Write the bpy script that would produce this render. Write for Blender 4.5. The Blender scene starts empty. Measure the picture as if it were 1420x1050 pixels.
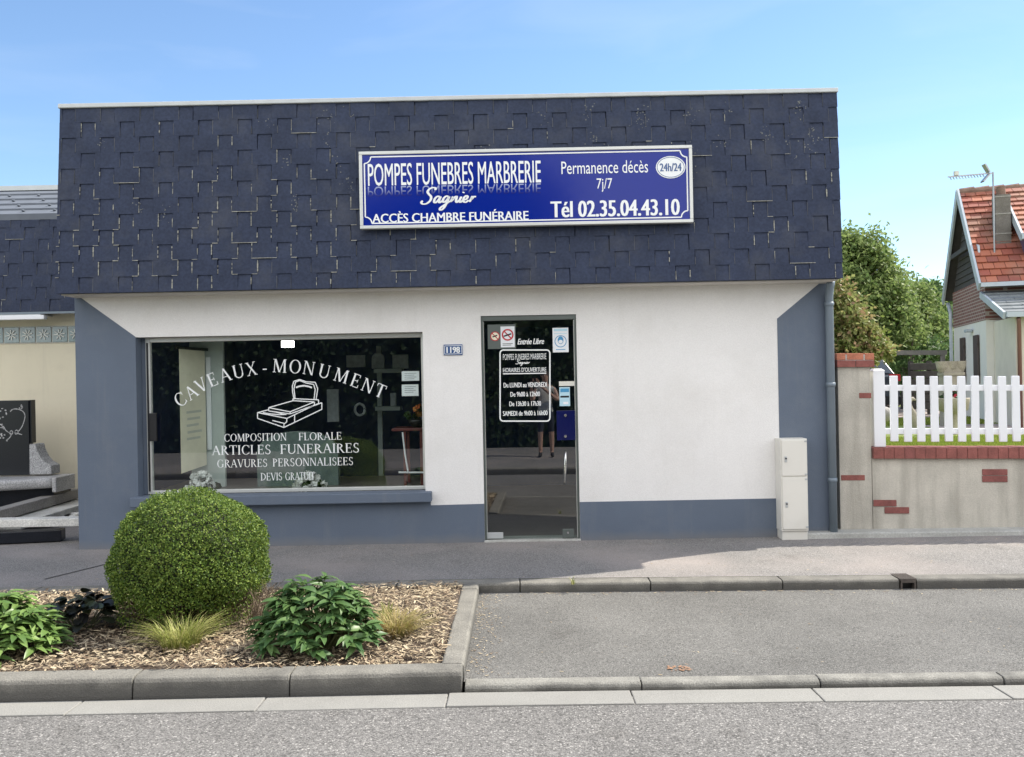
import bpy, math, random
import numpy as np
from mathutils import Matrix, Vector
random.seed(7); np.random.seed(7)
R = math.radians
SC = bpy.context.scene
COL = SC.collection

# ---------------------------------------------------------------- camera
FPX, CXP, CYP = 1250.0, 710.0, 525.0           # focal length and centre of the 1420 x 1050 photograph
CAM = Vector((0, 0, 1.64))
CR = Matrix.Rotation(R(0.3), 3, 'Z') @ Matrix.Rotation(R(90), 3, 'X') @ Matrix.Rotation(R(-1.1), 3, 'Z')
cd = bpy.data.cameras.new('camera'); cam = bpy.data.objects.new('camera', cd); COL.objects.link(cam)
cam.matrix_world = Matrix.Translation(CAM) @ CR.to_4x4()
cd.sensor_width = 36; cd.lens = 36 * FPX / 1420; cd.clip_start = 0.02; cd.clip_end = 2000
SC.camera = cam

# ---------------------------------------------------------------- sky, sun, exposure
SUN_EL, SUN_AZ = R(48), R(25)                  # azimuth counted from +x towards +y
sd = Vector((math.cos(SUN_EL) * math.cos(SUN_AZ), math.cos(SUN_EL) * math.sin(SUN_AZ), math.sin(SUN_EL)))
w = bpy.data.worlds.new('World'); SC.world = w; w.use_nodes = True
nt = w.node_tree; nt.nodes.clear()
sky = nt.nodes.new('ShaderNodeTexSky'); sky.sky_type = 'NISHITA'; sky.sun_disc = False
sky.sun_elevation = SUN_EL; sky.sun_rotation = math.pi / 2 - SUN_AZ
sky.altitude = 0; sky.air_density = 1.0; sky.dust_density = 0.1; sky.ozone_density = 2.2
bg = nt.nodes.new('ShaderNodeBackground'); bg.inputs[1].default_value = 0.15
wo = nt.nodes.new('ShaderNodeOutputWorld')
# bright cloud added behind camera to fill the shaded front, thin haze wisps elsewhere
tcw = nt.nodes.new('ShaderNodeTexCoord'); sxw = nt.nodes.new('ShaderNodeSeparateXYZ'); nt.links.new(tcw.outputs['Generated'], sxw.inputs[0])
mrw = nt.nodes.new('ShaderNodeMapRange'); mrw.interpolation_type = 'SMOOTHSTEP'; nt.links.new(sxw.outputs[1], mrw.inputs[0])
for i_, v_ in ((1, .10), (2, -.45), (3, 0), (4, 1)): mrw.inputs[i_].default_value = v_
nzw = nt.nodes.new('ShaderNodeTexNoise'); nzw.inputs['Scale'].default_value = 2.6; nzw.inputs['Detail'].default_value = 7; nt.links.new(tcw.outputs['Generated'], nzw.inputs['Vector'])
crw = nt.nodes.new('ShaderNodeValToRGB'); crw.color_ramp.elements[0].position = .34; crw.color_ramp.elements[1].position = .52; nt.links.new(nzw.outputs[0], crw.inputs[0])
muw = nt.nodes.new('ShaderNodeMath'); muw.operation = 'MULTIPLY'; nt.links.new(mrw.outputs[0], muw.inputs[0]); nt.links.new(crw.outputs[0], muw.inputs[1])
mxw = nt.nodes.new('ShaderNodeMix'); mxw.data_type = 'RGBA'; nt.links.new(muw.outputs[0], mxw.inputs[0]); mxw.inputs[7].default_value = (10.3, 10.2, 10.3, 1)
tnw = nt.nodes.new('ShaderNodeMix'); tnw.data_type = 'RGBA'; tnw.blend_type = 'MULTIPLY'; tnw.inputs[0].default_value = 1; tnw.inputs[7].default_value = (.86, .925, .97, 1)
nt.links.new(sky.outputs[0], tnw.inputs[6]); nt.links.new(tnw.outputs[2], mxw.inputs[6])
mpw = nt.nodes.new('ShaderNodeMapping'); mpw.inputs['Scale'].default_value = (1.6, 1.6, 7); mpw.inputs['Rotation'].default_value = (.25, .2, 0); nt.links.new(tcw.outputs['Generated'], mpw.inputs[0])
nwv = nt.nodes.new('ShaderNodeTexNoise'); nwv.inputs['Scale'].default_value = 2.2; nwv.inputs['Detail'].default_value = 8; nwv.inputs['Distortion'].default_value = .6; nt.links.new(mpw.outputs[0], nwv.inputs['Vector'])
rwv = nt.nodes.new('ShaderNodeMapRange'); nt.links.new(nwv.outputs[0], rwv.inputs[0])
for i_, v_ in ((1, .50), (2, .85), (3, 0), (4, .16)): rwv.inputs[i_].default_value = v_
mwv = nt.nodes.new('ShaderNodeMix'); mwv.data_type = 'RGBA'; nt.links.new(rwv.outputs[0], mwv.inputs[0]); nt.links.new(mxw.outputs[2], mwv.inputs[6]); mwv.inputs[7].default_value = (5.2, 5.5, 5.9, 1)
nt.links.new(mwv.outputs[2], bg.inputs[0]); nt.links.new(bg.outputs[0], wo.inputs[0])
ld = bpy.data.lights.new('sun', 'SUN'); ld.energy = 5.0; ld.angle = R(0.53); ld.color = (1, .94, .83)
sun = bpy.data.objects.new('sun', ld); COL.objects.link(sun)
sun.rotation_euler = sd.to_track_quat('Z', 'Y').to_euler(); sun.location = sd * 60
vs = SC.view_settings
vs.view_transform = 'Standard'; vs.look = 'None'; vs.gamma = 1; vs.exposure = 0.56; vs.use_curve_mapping = False
SC.cycles.max_bounces = 8; SC.cycles.transparent_max_bounces = 16

# ---------------------------------------------------------------- measuring: a photograph pixel on a real plane
def ray(px, py): return CR @ Vector(((px - CXP) / FPX, -(py - CYP) / FPX, -1))
def U(px, py, Y):                              # on the upright plane y = Y
    d = ray(px, py); t = (Y - CAM.y) / d.y; p = CAM + d * t; return p.x, p.z
def GP(px, py, z=0):                           # on level ground at height z
    d = ray(px, py); t = (z - CAM.z) / d.z; p = CAM + d * t; return p.x, p.y

# ---------------------------------------------------------------- mesh helpers
WL = {}
class MB:
    def __init__(s): s.v = []; s.f = []; s.m = []
    def face(s, pts, m=0):
        b = len(s.v); s.v += [tuple(p) for p in pts]; s.f.append(tuple(range(b, b + len(pts)))); s.m.append(m)
    def add(s, verts, faces, m=0):
        b = len(s.v); s.v += [tuple(p) for p in verts]
        for f in faces: s.f.append(tuple(b + i for i in f)); s.m.append(m)
    def box(s, x0, x1, y0, y1, z0, z1, m=0):
        s.add([(x0,y0,z0),(x1,y0,z0),(x1,y1,z0),(x0,y1,z0),(x0,y0,z1),(x1,y0,z1),(x1,y1,z1),(x0,y1,z1)],
              [(0,3,2,1),(4,5,6,7),(0,1,5,4),(1,2,6,5),(2,3,7,6),(3,0,4,7)], m); return s
    def hexa(s, a, b, m=0):                    # a: four bottom corners, b: four top corners, counter-clockwise from above
        s.add(list(a) + list(b), [(0,3,2,1),(4,5,6,7),(0,1,5,4),(1,2,6,5),(2,3,7,6),(3,0,4,7)], m); return s
    def beam(s, p, q, wd, h, m=0, up=(0,0,1)):
        p = Vector(p); q = Vector(q); d = (q - p).normalized(); u = Vector(up)
        sd_ = d.cross(u).normalized(); u = sd_.cross(d).normalized()
        a = sd_ * wd / 2; b = u * h / 2
        s.add([p-a-b, p+a-b, p+a+b, p-a+b, q-a-b, q+a-b, q+a+b, q-a+b],
              [(0,1,2,3),(7,6,5,4),(0,4,5,1),(1,5,6,2),(2,6,7,3),(3,7,4,0)], m); return s
    def prism(s, poly, y0, y1, m=0):           # poly: (x, z), extruded in y (front face at y0)
        n = len(poly); b = len(s.v)
        a = sum(poly[i][0]*poly[(i+1)%n][1] - poly[(i+1)%n][0]*poly[i][1] for i in range(n))
        if a < 0: poly = poly[::-1]
        s.v += [(x, y0, z) for x, z in poly] + [(x, y1, z) for x, z in poly]
        s.f.append(tuple(range(b, b+n))); s.f.append(tuple(range(b+2*n-1, b+n-1, -1))); s.m += [m, m]
        for i in range(n):
            j = (i+1) % n; s.f.append((b+j, b+i, b+n+i, b+n+j)); s.m.append(m)
        return s
    def plate(s, poly, y, m=0): s.face([(x, y, z) for x, z in poly], m); return s
    def tube(s, pts, r, n=8, m=0, caps=True):
        pts = [Vector(p) for p in pts]; k = len(pts)
        rr = r if isinstance(r, (list, tuple)) else [r] * k
        b = len(s.v); prev = None
        for i, p in enumerate(pts):
            t = (pts[min(i+1,k-1)] - pts[max(i-1,0)]).normalized()
            if prev is None: u = t.cross(Vector((0,0,1)) if abs(t.z) < .9 else Vector((1,0,0))).normalized()
            else: u = (prev - t * prev.dot(t)).normalized()
            prev = u; q = t.cross(u)
            for j in range(n):
                a = 2*math.pi*j/n; s.v.append(tuple(p + (u*math.cos(a) + q*math.sin(a)) * rr[i]))
        for i in range(k-1):
            for j in range(n):
                c = b+i*n+j; d = b+i*n+(j+1) % n; s.f.append((c, d, d+n, c+n)); s.m.append(m)
        if caps:
            s.f.append(tuple(range(b+n-1, b-1, -1))); s.m.append(m)
            s.f.append(tuple(range(b+(k-1)*n, b+k*n))); s.m.append(m)
        return s
    def lathe(s, prof, c, n=24, m=0, sx=1, sy=1):
        b = len(s.v); k = len(prof)
        for r, z in prof:
            for j in range(n):
                a = 2*math.pi*j/n; s.v.append((c[0]+r*sx*math.cos(a), c[1]+r*sy*math.sin(a), c[2]+z))
        for i in range(k-1):
            for j in range(n):
                p = b+i*n+j; q = b+i*n+(j+1) % n; s.f.append((p, q, q+n, p+n)); s.m.append(m)
        s.f.append(tuple(range(b+n-1, b-1, -1))); s.m.append(m)
        s.f.append(tuple(range(b+(k-1)*n, b+k*n))); s.m.append(m)
        return s
    def blob(s, c, rx, ry, rz, m=0, seg=12, ring=8, jit=0):
        b = len(s.v)
        for i in range(ring+1):
            th = math.pi*i/ring
            for j in range(seg):
                a = 2*math.pi*j/seg; k = 1 + random.uniform(-jit, jit)
                s.v.append((c[0]+rx*k*math.sin(th)*math.cos(a), c[1]+ry*k*math.sin(th)*math.sin(a), c[2]+rz*k*math.cos(th)))
        for i in range(ring):
            for j in range(seg):
                p = b+i*seg+j; q = b+i*seg+(j+1) % seg; s.f.append((p, p+seg, q+seg, q)); s.m.append(m)
        return s
    def arr(s, V, F, m=0):                     # numpy vertices and faces
        b = len(s.v); s.v += list(map(tuple, V.tolist())); s.f += [tuple(b+i for i in f) for f in F.tolist()]; s.m += [m]*len(F)
        return s
    def build(s, name, mats, parent=None, smooth=False, bevel=0, xf=None, origin=None, segs=2):
        if not isinstance(mats, (list, tuple)): mats = [mats]
        V = np.array(s.v, dtype=float)
        if xf: V = np.array([xf(p) for p in s.v], dtype=float)
        lo, hi = V.min(0), V.max(0)
        c = np.array(origin) if origin is not None else np.array([(lo[0]+hi[0])/2, (lo[1]+hi[1])/2, lo[2]])
        me = bpy.data.meshes.new(name); me.from_pydata((V - c).tolist(), [], s.f)
        for mm in mats: me.materials.append(mm)
        if len(mats) > 1: me.polygons.foreach_set('material_index', s.m)
        if smooth: me.polygons.foreach_set('use_smooth', [True]*len(s.f))
        me.update()
        o = bpy.data.objects.new(name, me); COL.objects.link(o)
        link_in(o, Vector(c), parent)
        if bevel:
            bm_ = o.modifiers.new('bevel', 'BEVEL'); bm_.width = bevel; bm_.segments = segs; bm_.limit_method = 'ANGLE'; bm_.angle_limit = R(35)
        return o
def link_in(o, c, parent):
    WL[o.name] = Vector(c)
    if parent is not None:
        o.parent = parent; o.location = Vector(c) - WL[parent.name]
    else: o.location = c
def tag(o, label, cat=None, group=None):
    o['label'] = label
    if cat: o['category'] = cat
    if group: o['group'] = group
    return o
def thing(name, label, cat, loc, group=None, parent=None):
    o = bpy.data.objects.new(name, None); COL.objects.link(o); o.empty_display_size = .1
    link_in(o, Vector(loc), parent)
    return tag(o, label, cat, group)
def part_empty(name, loc, parent):
    o = bpy.data.objects.new(name, None); COL.objects.link(o); o.empty_display_size = .05
    link_in(o, Vector(loc), parent); return o
def structure(o): o['kind'] = 'structure'; return o
def copy_tree(o, parent=None):
    c = o.copy(); COL.objects.link(c); WL[c.name] = WL[o.name].copy()
    if parent is not None: c.parent = parent
    for ch in list(o.children): copy_tree(ch, c)
    return c

# ---------------------------------------------------------------- materials
def base_mat(name):
    m = bpy.data.materials.new(name); m.use_nodes = True
    n = m.node_tree.nodes; l = m.node_tree.links
    return m, n, l, n['Principled BSDF'], n['Material Output']
def ramp(n, stops, interp='LINEAR'):
    r = n.new('ShaderNodeValToRGB'); cr = r.color_ramp; cr.interpolation = interp
    while len(cr.elements) < len(stops): cr.elements.new(.5)
    for e, (p, c) in zip(cr.elements, stops): e.position = p; e.color = (*c[:3], 1)
    return r
def tex(n, l, kind, scale, pos=None, **kw):
    t = n.new(kind); t.inputs['Scale'].default_value = scale
    for k, v in kw.items(): t.inputs[k].default_value = v
    if pos is not None: l.new(pos, t.inputs['Vector'])
    return t
def mixc(n, l, fac, a, b, mode='MIX'):
    x = n.new('ShaderNodeMix'); x.data_type = 'RGBA'; x.blend_type = mode
    for sock, val in ((x.inputs[0], fac), (x.inputs[6], a), (x.inputs[7], b)):
        if hasattr(val, 'is_output'): l.new(val, sock)
        elif isinstance(val, (int, float)): sock.default_value = val
        else: sock.default_value = (*val[:3], 1)
    return x.outputs[2]
def pmat(name, c, rough=.6, var=.08, vscale=2.5, bump=0, bscale=120, metal=0, spec=.5, fine=0, fscale=60, dirt=None, dscale=1.2, damt=.6, coat=0, dlo=.5, dhi=.72):
    m, n, l, p, o = base_mat(name)
    g = n.new('ShaderNodeNewGeometry').outputs['Position']
    t = tex(n, l, 'ShaderNodeTexNoise', vscale, g, Detail=6, Roughness=.6)
    r = ramp(n, [(.3, [x*(1-var) for x in c]), (.7, [min(1, x*(1+var)) for x in c])]); l.new(t.outputs[0], r.inputs[0])
    col = r.outputs[0]
    if fine:
        t2 = tex(n, l, 'ShaderNodeTexNoise', fscale, g, Detail=3)
        r2 = ramp(n, [(.35, [1-fine]*3), (.65, [1+fine*.6]*3)]); l.new(t2.outputs[0], r2.inputs[0])
        col = mixc(n, l, 1.0, col, r2.outputs[0], 'MULTIPLY')
    if dirt:
        t3 = tex(n, l, 'ShaderNodeTexNoise', dscale, g, Detail=8, Roughness=.7)
        r3 = ramp(n, [(dlo, (0,0,0)), (dhi, (damt,)*3)]); l.new(t3.outputs[0], r3.inputs[0])
        col = mixc(n, l, r3.outputs[0], col, dirt)
    l.new(col, p.inputs['Base Color'])
    p.inputs['Roughness'].default_value = rough; p.inputs['Metallic'].default_value = metal
    p.inputs['Specular IOR Level'].default_value = spec; p.inputs['Coat Weight'].default_value = coat
    if bump:
        b = n.new('ShaderNodeBump'); b.inputs['Strength'].default_value = bump; b.inputs['Distance'].default_value = .01
        tb = tex(n, l, 'ShaderNodeTexNoise', bscale, g, Detail=4); l.new(tb.outputs[0], b.inputs['Height']); l.new(b.outputs[0], p.inputs['Normal'])
    return m
def emat(name, c, s):
    m, n, l, p, o = base_mat(name)
    p.inputs['Base Color'].default_value = (*c, 1); p.inputs['Emission Color'].default_value = (*c, 1); p.inputs['Emission Strength'].default_value = s
    return m
def island_mat(name, cols, rough=.6, trans=.0, spec=.3, patch=None, pscale=2.0):
    m, n, l, p, o = base_mat(name)
    g = n.new('ShaderNodeNewGeometry')
    k = len(cols)
    r = ramp(n, [(i/(k-1) if k > 1 else 0, c) for i, c in enumerate(cols)]); l.new(g.outputs['Random Per Island'], r.inputs[0])
    col = r.outputs[0]
    if patch:
        t = tex(n, l, 'ShaderNodeTexNoise', pscale, g.outputs['Position'], Detail=3)
        r2 = ramp(n, [(.42, (0,0,0)), (.62, (.75,)*3)]); l.new(t.outputs[0], r2.inputs[0]); col = mixc(n, l, r2.outputs[0], col, patch)
    l.new(col, p.inputs['Base Color']); p.inputs['Roughness'].default_value = rough; p.inputs['Specular IOR Level'].default_value = spec
    if trans:
        tr = n.new('ShaderNodeBsdfTranslucent'); l.new(col, tr.inputs[0])
        mx = n.new('ShaderNodeMixShader'); mx.inputs[0].default_value = trans
        l.new(p.outputs[0], mx.inputs[1]); l.new(tr.outputs[0], mx.inputs[2]); l.new(mx.outputs[0], o.inputs[0])
    return m
def asphalt(name, dark, mid, light, scale=120, patch=.12, pink=None):
    m, n, l, p, o = base_mat(name)
    g = n.new('ShaderNodeNewGeometry').outputs['Position']
    v = tex(n, l, 'ShaderNodeTexVoronoi', scale, g)
    sep = n.new('ShaderNodeSeparateColor'); l.new(v.outputs['Color'], sep.inputs[0])
    r = ramp(n, [(0, dark), (.45, mid), (.85, mid), (1, light)]); l.new(sep.outputs[0], r.inputs[0])
    d = ramp(n, [(.25, (1,1,1)), (.75, (.45,.45,.45))]); l.new(v.outputs['Distance'], d.inputs[0])
    col = mixc(n, l, .8, r.outputs[0], d.outputs[0], 'MULTIPLY')
    t = tex(n, l, 'ShaderNodeTexNoise', .9, g, Detail=8, Roughness=.65)
    r2 = ramp(n, [(.3, (1-patch,)*3), (.7, (1+patch,)*3)]); l.new(t.outputs[0], r2.inputs[0])
    col = mixc(n, l, 1, col, r2.outputs[0], 'MULTIPLY')
    ts = tex(n, l, 'ShaderNodeTexNoise', 2.3, g, Detail=5, Roughness=.6)            # oil spots and old patches
    rs = ramp(n, [(.60, (1,1,1)), (.72, (.80,.79,.78))]); l.new(ts.outputs[0], rs.inputs[0]); col = mixc(n, l, 1, col, rs.outputs[0], 'MULTIPLY')
    if pink:
        t3 = tex(n, l, 'ShaderNodeTexNoise', .7, g, Detail=4)
        r3 = ramp(n, [(.45, (0,0,0)), (.68, (.6,)*3)]); l.new(t3.outputs[0], r3.inputs[0])
        col = mixc(n, l, r3.outputs[0], col, pink)
    l.new(col, p.inputs['Base Color']); p.inputs['Roughness'].default_value = .85; p.inputs['Specular IOR Level'].default_value = .3
    b = n.new('ShaderNodeBump'); b.inputs['Strength'].default_value = .6; b.inputs['Distance'].default_value = .006; b.invert = True
    l.new(v.outputs['Distance'], b.inputs['Height']); l.new(b.outputs[0], p.inputs['Normal'])
    return m
def glassmat(name, refl=.13, tint=(.82,.90,.87)):
    m, n, l, p, o = base_mat(name); n.remove(p)
    tr = n.new('ShaderNodeBsdfTransparent'); tr.inputs[0].default_value = (*tint, 1)
    gl = n.new('ShaderNodeBsdfGlossy'); gl.inputs['Roughness'].default_value = 0.004; gl.inputs[0].default_value = (1,1,1,1)
    fr = n.new('ShaderNodeLayerWeight'); fr.inputs[0].default_value = .5; pw = n.new('ShaderNodeMath'); pw.operation = 'POWER'; pw.inputs[1].default_value = 5; l.new(fr.outputs['Facing'], pw.inputs[0])
    ad = n.new('ShaderNodeMath'); ad.operation = 'MULTIPLY_ADD'; ad.inputs[1].default_value = 1 - refl; ad.inputs[2].default_value = refl; ad.use_clamp = True; l.new(pw.outputs[0], ad.inputs[0])
    mx = n.new('ShaderNodeMixShader'); l.new(ad.outputs[0], mx.inputs[0]); l.new(tr.outputs[0], mx.inputs[1]); l.new(gl.outputs[0], mx.inputs[2])
    l.new(mx.outputs[0], o.inputs[0]); return m

M = {}
M['white_wall'] = pmat('white_wall_render', (.80,.785,.765), .85, .03, 1.3, bump=.4, bscale=130, fine=.035, fscale=90, dirt=(.60,.575,.53), dscale=.9, damt=.32)
M['grey_paint'] = pmat('blue_grey_paint', (.108,.137,.185), .7, .06, 1.6, bump=.25, bscale=120, dirt=(.17,.19,.22), damt=.35, dscale=2)
M['soffit'] = pmat('soffit_paint', (.55,.52,.48), .8, .08)
M['shingle'] = pmat('slate_shingle', (.033,.043,.076), .7, .16, 3.2, bump=.3, bscale=160, fine=.18, fscale=40, dirt=(.085,.09,.105), dscale=2.2, damt=.45, spec=.22)
M['lichen'] = pmat('lime_residue', (.28,.275,.235), .9, .4, 30)
M['seam'] = pmat('pale_seam', (.105,.11,.115), .9, .4, 9)
M['zinc'] = pmat('zinc_edge', (.48,.50,.50), .45, .08, 5, metal=.3)
M['tin'] = pmat('grey_roofing', (.12,.135,.16), .85, .1, 6)
M['cream'] = pmat('cream_render', (.72,.66,.50), .85, .05, 1.2, bump=.2, dirt=(.5,.45,.34), damt=.4)
M['alu'] = pmat('window_aluminium', (.60,.61,.58), .4, .05, metal=.4)
M['alu_dark'] = pmat('door_profile', (.13,.15,.14), .4, .05, metal=.4)
M['chrome'] = pmat('chrome', (.75,.75,.75), .2, .03, metal=1)
M['black'] = pmat('black_plastic', (.012,.012,.014), .4, .1)
M['glass'] = glassmat('shop_glass', .11, (.90,.95,.93))
M['door_glass'] = glassmat('door_glass', .15, (.62,.70,.68))
M['vinyl'] = pmat('white_vinyl', (.82,.84,.84), .5, .02)
M['int_wall'] = pmat('interior_dark_wall', (.045,.065,.17), .8, .15)
M['int_floor'] = pmat('interior_floor', (.16,.14,.13), .4, .15, 6)
M['int_ceil'] = pmat('interior_ceiling', (.10,.11,.14), .9, .05)
M['int_pale'] = pmat('interior_pale_wall', (.48,.53,.50), .8, .05)
M['paper'] = pmat('white_paper', (.78,.80,.82), .7, .03)
M['banner'] = pmat('cream_banner', (.80,.75,.58), .6, .08, 4)
M['red'] = pmat('red_wood', (.13,.03,.03), .4, .12)
M['petal'] = island_mat('white_petals', [(.72,.72,.70), (.85,.85,.82)], .7, .2)
M['orange'] = island_mat('orange_petals', [(.6,.16,.05), (.5,.30,.08)], .7, .1)
M['leafdark'] = island_mat('dark_leaf', [(.02,.045,.015), (.04,.08,.02)], .5, .15)
M['sign_blue'] = pmat('sign_blue', (.002,.017,.24), .14, .02, spec=.3, coat=.06)
M['sign_red'] = pmat('sign_red', (.5,.02,.03), .4, .03)
M['sticker_blue'] = pmat('sticker_blue', (.06,.28,.50), .5, .03)
M['sticker_pale'] = pmat('sticker_pale', (.45,.66,.75), .5, .05)
M['navy'] = pmat('navy_acrylic', (.004,.007,.07), .15, .05)
M['num_blue'] = pmat('enamel_blue', (.03,.09,.25), .3, .06)
M['cabinet'] = pmat('cabinet_cream', (.70,.68,.62), .5, .04, 2, dirt=(.5,.46,.38), damt=.35)
M['pipe'] = pmat('grey_pipe', (.17,.21,.25), .4, .06)
M['concrete'] = pmat('concrete', (.46,.44,.40), .9, .15, 3, bump=.5, bscale=90, fine=.2, fscale=110, dirt=(.18,.17,.15), dscale=1.8, damt=.6)
M['kerb'] = pmat('kerb_concrete', (.22,.208,.18), .9, .14, 3.5, bump=.6, bscale=110, fine=.25, fscale=120, dirt=(.10,.095,.085), dscale=2.6, damt=.8)
def shade_splash(m, z0, z1, c, amt):                   # uneven band from below: face shade painted on kerbs, splash dirt on plinth
    n = m.node_tree.nodes; l = m.node_tree.links; p = n['Principled BSDF']; src = p.inputs['Base Color'].links[0].from_socket
    g = n.new('ShaderNodeNewGeometry').outputs['Position']; sx = n.new('ShaderNodeSeparateXYZ'); l.new(g, sx.inputs[0])
    t = tex(n, l, 'ShaderNodeTexNoise', 7, g, Detail=6); md = n.new('ShaderNodeMath'); md.operation = 'MULTIPLY_ADD'; md.inputs[1].default_value = .09; l.new(t.outputs[0], md.inputs[0]); l.new(sx.outputs[2], md.inputs[2])
    mr = n.new('ShaderNodeMapRange'); l.new(md.outputs[0], mr.inputs[0])
    for i, v in ((1, z0+.045), (2, z1+.045), (3, amt), (4, 0)): mr.inputs[i].default_value = v
    l.new(mixc(n, l, mr.outputs[0], src, c), p.inputs['Base Color'])
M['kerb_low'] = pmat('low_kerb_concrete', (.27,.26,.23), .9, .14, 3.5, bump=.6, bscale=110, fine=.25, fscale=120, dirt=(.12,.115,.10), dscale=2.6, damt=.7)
shade_splash(M['kerb_low'], -.135, -.085, (.075,.072,.066), .85)  # shade of the low kerb face, put into its colour
shade_splash(M['kerb'], -.075, -.002, (.075,.072,.066), .8)  # kerb fronts darkened in colour to stand for their shade
shade_splash(M['grey_paint'], -.01, .10, (.20,.19,.175), .55)
def drips(m, c, amt, lo=.56, hi=.80):            # faint rain runs
    n = m.node_tree.nodes; l = m.node_tree.links; p = n['Principled BSDF']; src = p.inputs['Base Color'].links[0].from_socket
    g = n.new('ShaderNodeNewGeometry').outputs['Position']; mp = n.new('ShaderNodeMapping'); mp.inputs['Scale'].default_value = (7, 7, .5); l.new(g, mp.inputs[0])
    t = tex(n, l, 'ShaderNodeTexNoise', 1.0, mp.outputs[0], Detail=6, Roughness=.65); r = ramp(n, [(lo, (0,0,0)), (hi, (amt,)*3)]); l.new(t.outputs[0], r.inputs[0])
    l.new(mixc(n, l, r.outputs[0], src, c), p.inputs['Base Color'])
drips(M['white_wall'], (.60,.58,.54), .22); drips(M['grey_paint'], (.17,.185,.205), .5); drips(M['cream'], (.5,.45,.36), .4); drips(M['cabinet'], (.50,.46,.38), .5)
M['gutter'] = pmat('gutter_concrete', (.27,.262,.24), .9, .08, 2.5, bump=.35, bscale=120, fine=.14, fscale=140, dirt=(.24,.23,.21), dscale=1.4, damt=.5)
M['footing'] = pmat('footing_concrete', (.44,.44,.41), .9, .14, 5, bump=.5, bscale=80, fine=.15, dirt=(.24,.23,.20), damt=.6)
def streaked(name, c, streak):
    m = pmat(name, c, .9, .12, 3, bump=.5, bscale=90, fine=.09, fscale=110, dirt=(.26,.245,.21), dscale=1.6, damt=.3)
    n = m.node_tree.nodes; l = m.node_tree.links; p = n['Principled BSDF']; src = p.inputs['Base Color'].links[0].from_socket
    g = n.new('ShaderNodeNewGeometry').outputs['Position']; mp = n.new('ShaderNodeMapping'); mp.inputs['Scale'].default_value = (5.5, 5.5, .55); l.new(g, mp.inputs[0])
    t = tex(n, l, 'ShaderNodeTexNoise', 1.0, mp.outputs[0], Detail=5, Roughness=.6); r = ramp(n, [(.48, (0,0,0)), (.74, (.7,)*3)]); l.new(t.outputs[0], r.inputs[0])
    l.new(mixc(n, l, r.outputs[0], src, streak), p.inputs['Base Color']); return m
M['wall_render'] = streaked('weathered_render', (.51,.48,.415), (.27,.25,.21))
M['brick'] = pmat('red_brick', (.25,.085,.07), .85, .22, 9, bump=.4, bscale=90, fine=.12)
M['brick_b'] = pmat('orange_brick', (.46,.17,.10), .85, .2, 9, bump=.4, bscale=90, fine=.12)
M['brick_c'] = pmat('brown_brick', (.22,.075,.065), .85, .2, 9, bump=.4, bscale=90, fine=.12)
M['mortar'] = pmat('mortar', (.40,.38,.35), .95, .1, 8, bump=.3)
M['pvc'] = pmat('white_pvc', (.80,.81,.83), .35, .02)
M['granite_black'] = pmat('black_granite', (.012,.014,.019), .22, .2, 60, spec=.35)
M['granite_grey'] = pmat('grey_granite', (.45,.445,.44), .35, .15, 4, fine=.45, fscale=90)
M['granite_rough'] = pmat('hammered_granite', (.40,.40,.40), .9, .2, 25, fine=.5, fscale=70, bump=.8, bscale=50)
M['granite_pale'] = pmat('pale_stone', (.66,.65,.60), .8, .12, 5, fine=.2, fscale=60, dirt=(.22,.2,.17), damt=.5)
M['trough_stone'] = pmat('trough_stone', (.36,.325,.26), .85, .15, 5, fine=.2, fscale=60, dirt=(.17,.15,.12), damt=.5)
M['granite_mid'] = pmat('mid_stone', (.30,.285,.265), .8, .15, 5, fine=.25, fscale=60)
M['asphalt_road'] = asphalt('road_asphalt', (.11,.105,.10), (.245,.235,.222), (.46,.44,.41), 112, .13)
M['asphalt_bay'] = asphalt('bay_asphalt', (.09,.088,.082), (.215,.208,.193), (.36,.35,.325), 165, .2)
M['asphalt_walk'] = asphalt('pavement_asphalt', (.16,.155,.15), (.30,.285,.27), (.46,.44,.42), 150, .12, pink=(.355,.31,.285))
M['grass_ground'] = pmat('lawn_soil', (.20,.25,.05), .9, .3, 2.5, fine=.3, fscale=30)
M['gravel'] = pmat('drive_gravel', (.42,.35,.32), .9, .15, 3, fine=.3, fscale=50)
M['soil'] = pmat('bed_soil', (.085,.062,.045), .95, .3, 8, bump=.8, bscale=40)
# ---------------------------------------------------------------- levels and main distances (metres)
D = 9.06                                         # facade plane
def G(x, y=0): return -0.0086 * max(0, x + .3) * min(1, max(0, (D - y) / (D - 7.4)))
def sheet(name, x0, x1, y0, y1, z, m, nx=24, ny=1, zf=None):
    xs = np.linspace(x0, x1, nx+1); ys = np.linspace(y0, y1, ny+1); mb = MB()
    for y in ys:
        for x in xs: mb.v.append((x, y, z + (zf or G)(x, y)))
    for j in range(ny):
        for i in range(nx):
            a = j*(nx+1)+i; mb.f.append((a, a+1, a+nx+2, a+nx+1)); mb.m.append(0)
    return structure(mb.build(name, m, smooth=True))
flat = lambda x, y: 0
sheet('ground', -300, 300, -300, 300, -.45, M['grass_ground'], 8, 8, flat)
sheet('road', -40, 40, 1.70, 4.98, -.12, M['asphalt_road'], 80)
sheet('parking_bay', -.335, 14, 5.13, 7.26, -.08, M['asphalt_bay'], 40)
sheet('pavement', -4.2, 14, 7.40, D+.08, 0, M['asphalt_walk'], 60, 6)
sheet('pavement', -40, -4.2, 7.40, 13.2, 0, M['asphalt_walk'], 20, 6)
sheet('opposite_pavement', -40, 40, -3.2, 1.58, 0, M['asphalt_walk'], 40, 2)
sheet('yard', 3.2, 120, 9.4, 160, .33, M['grass_ground'], 8, 8, flat)
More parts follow.
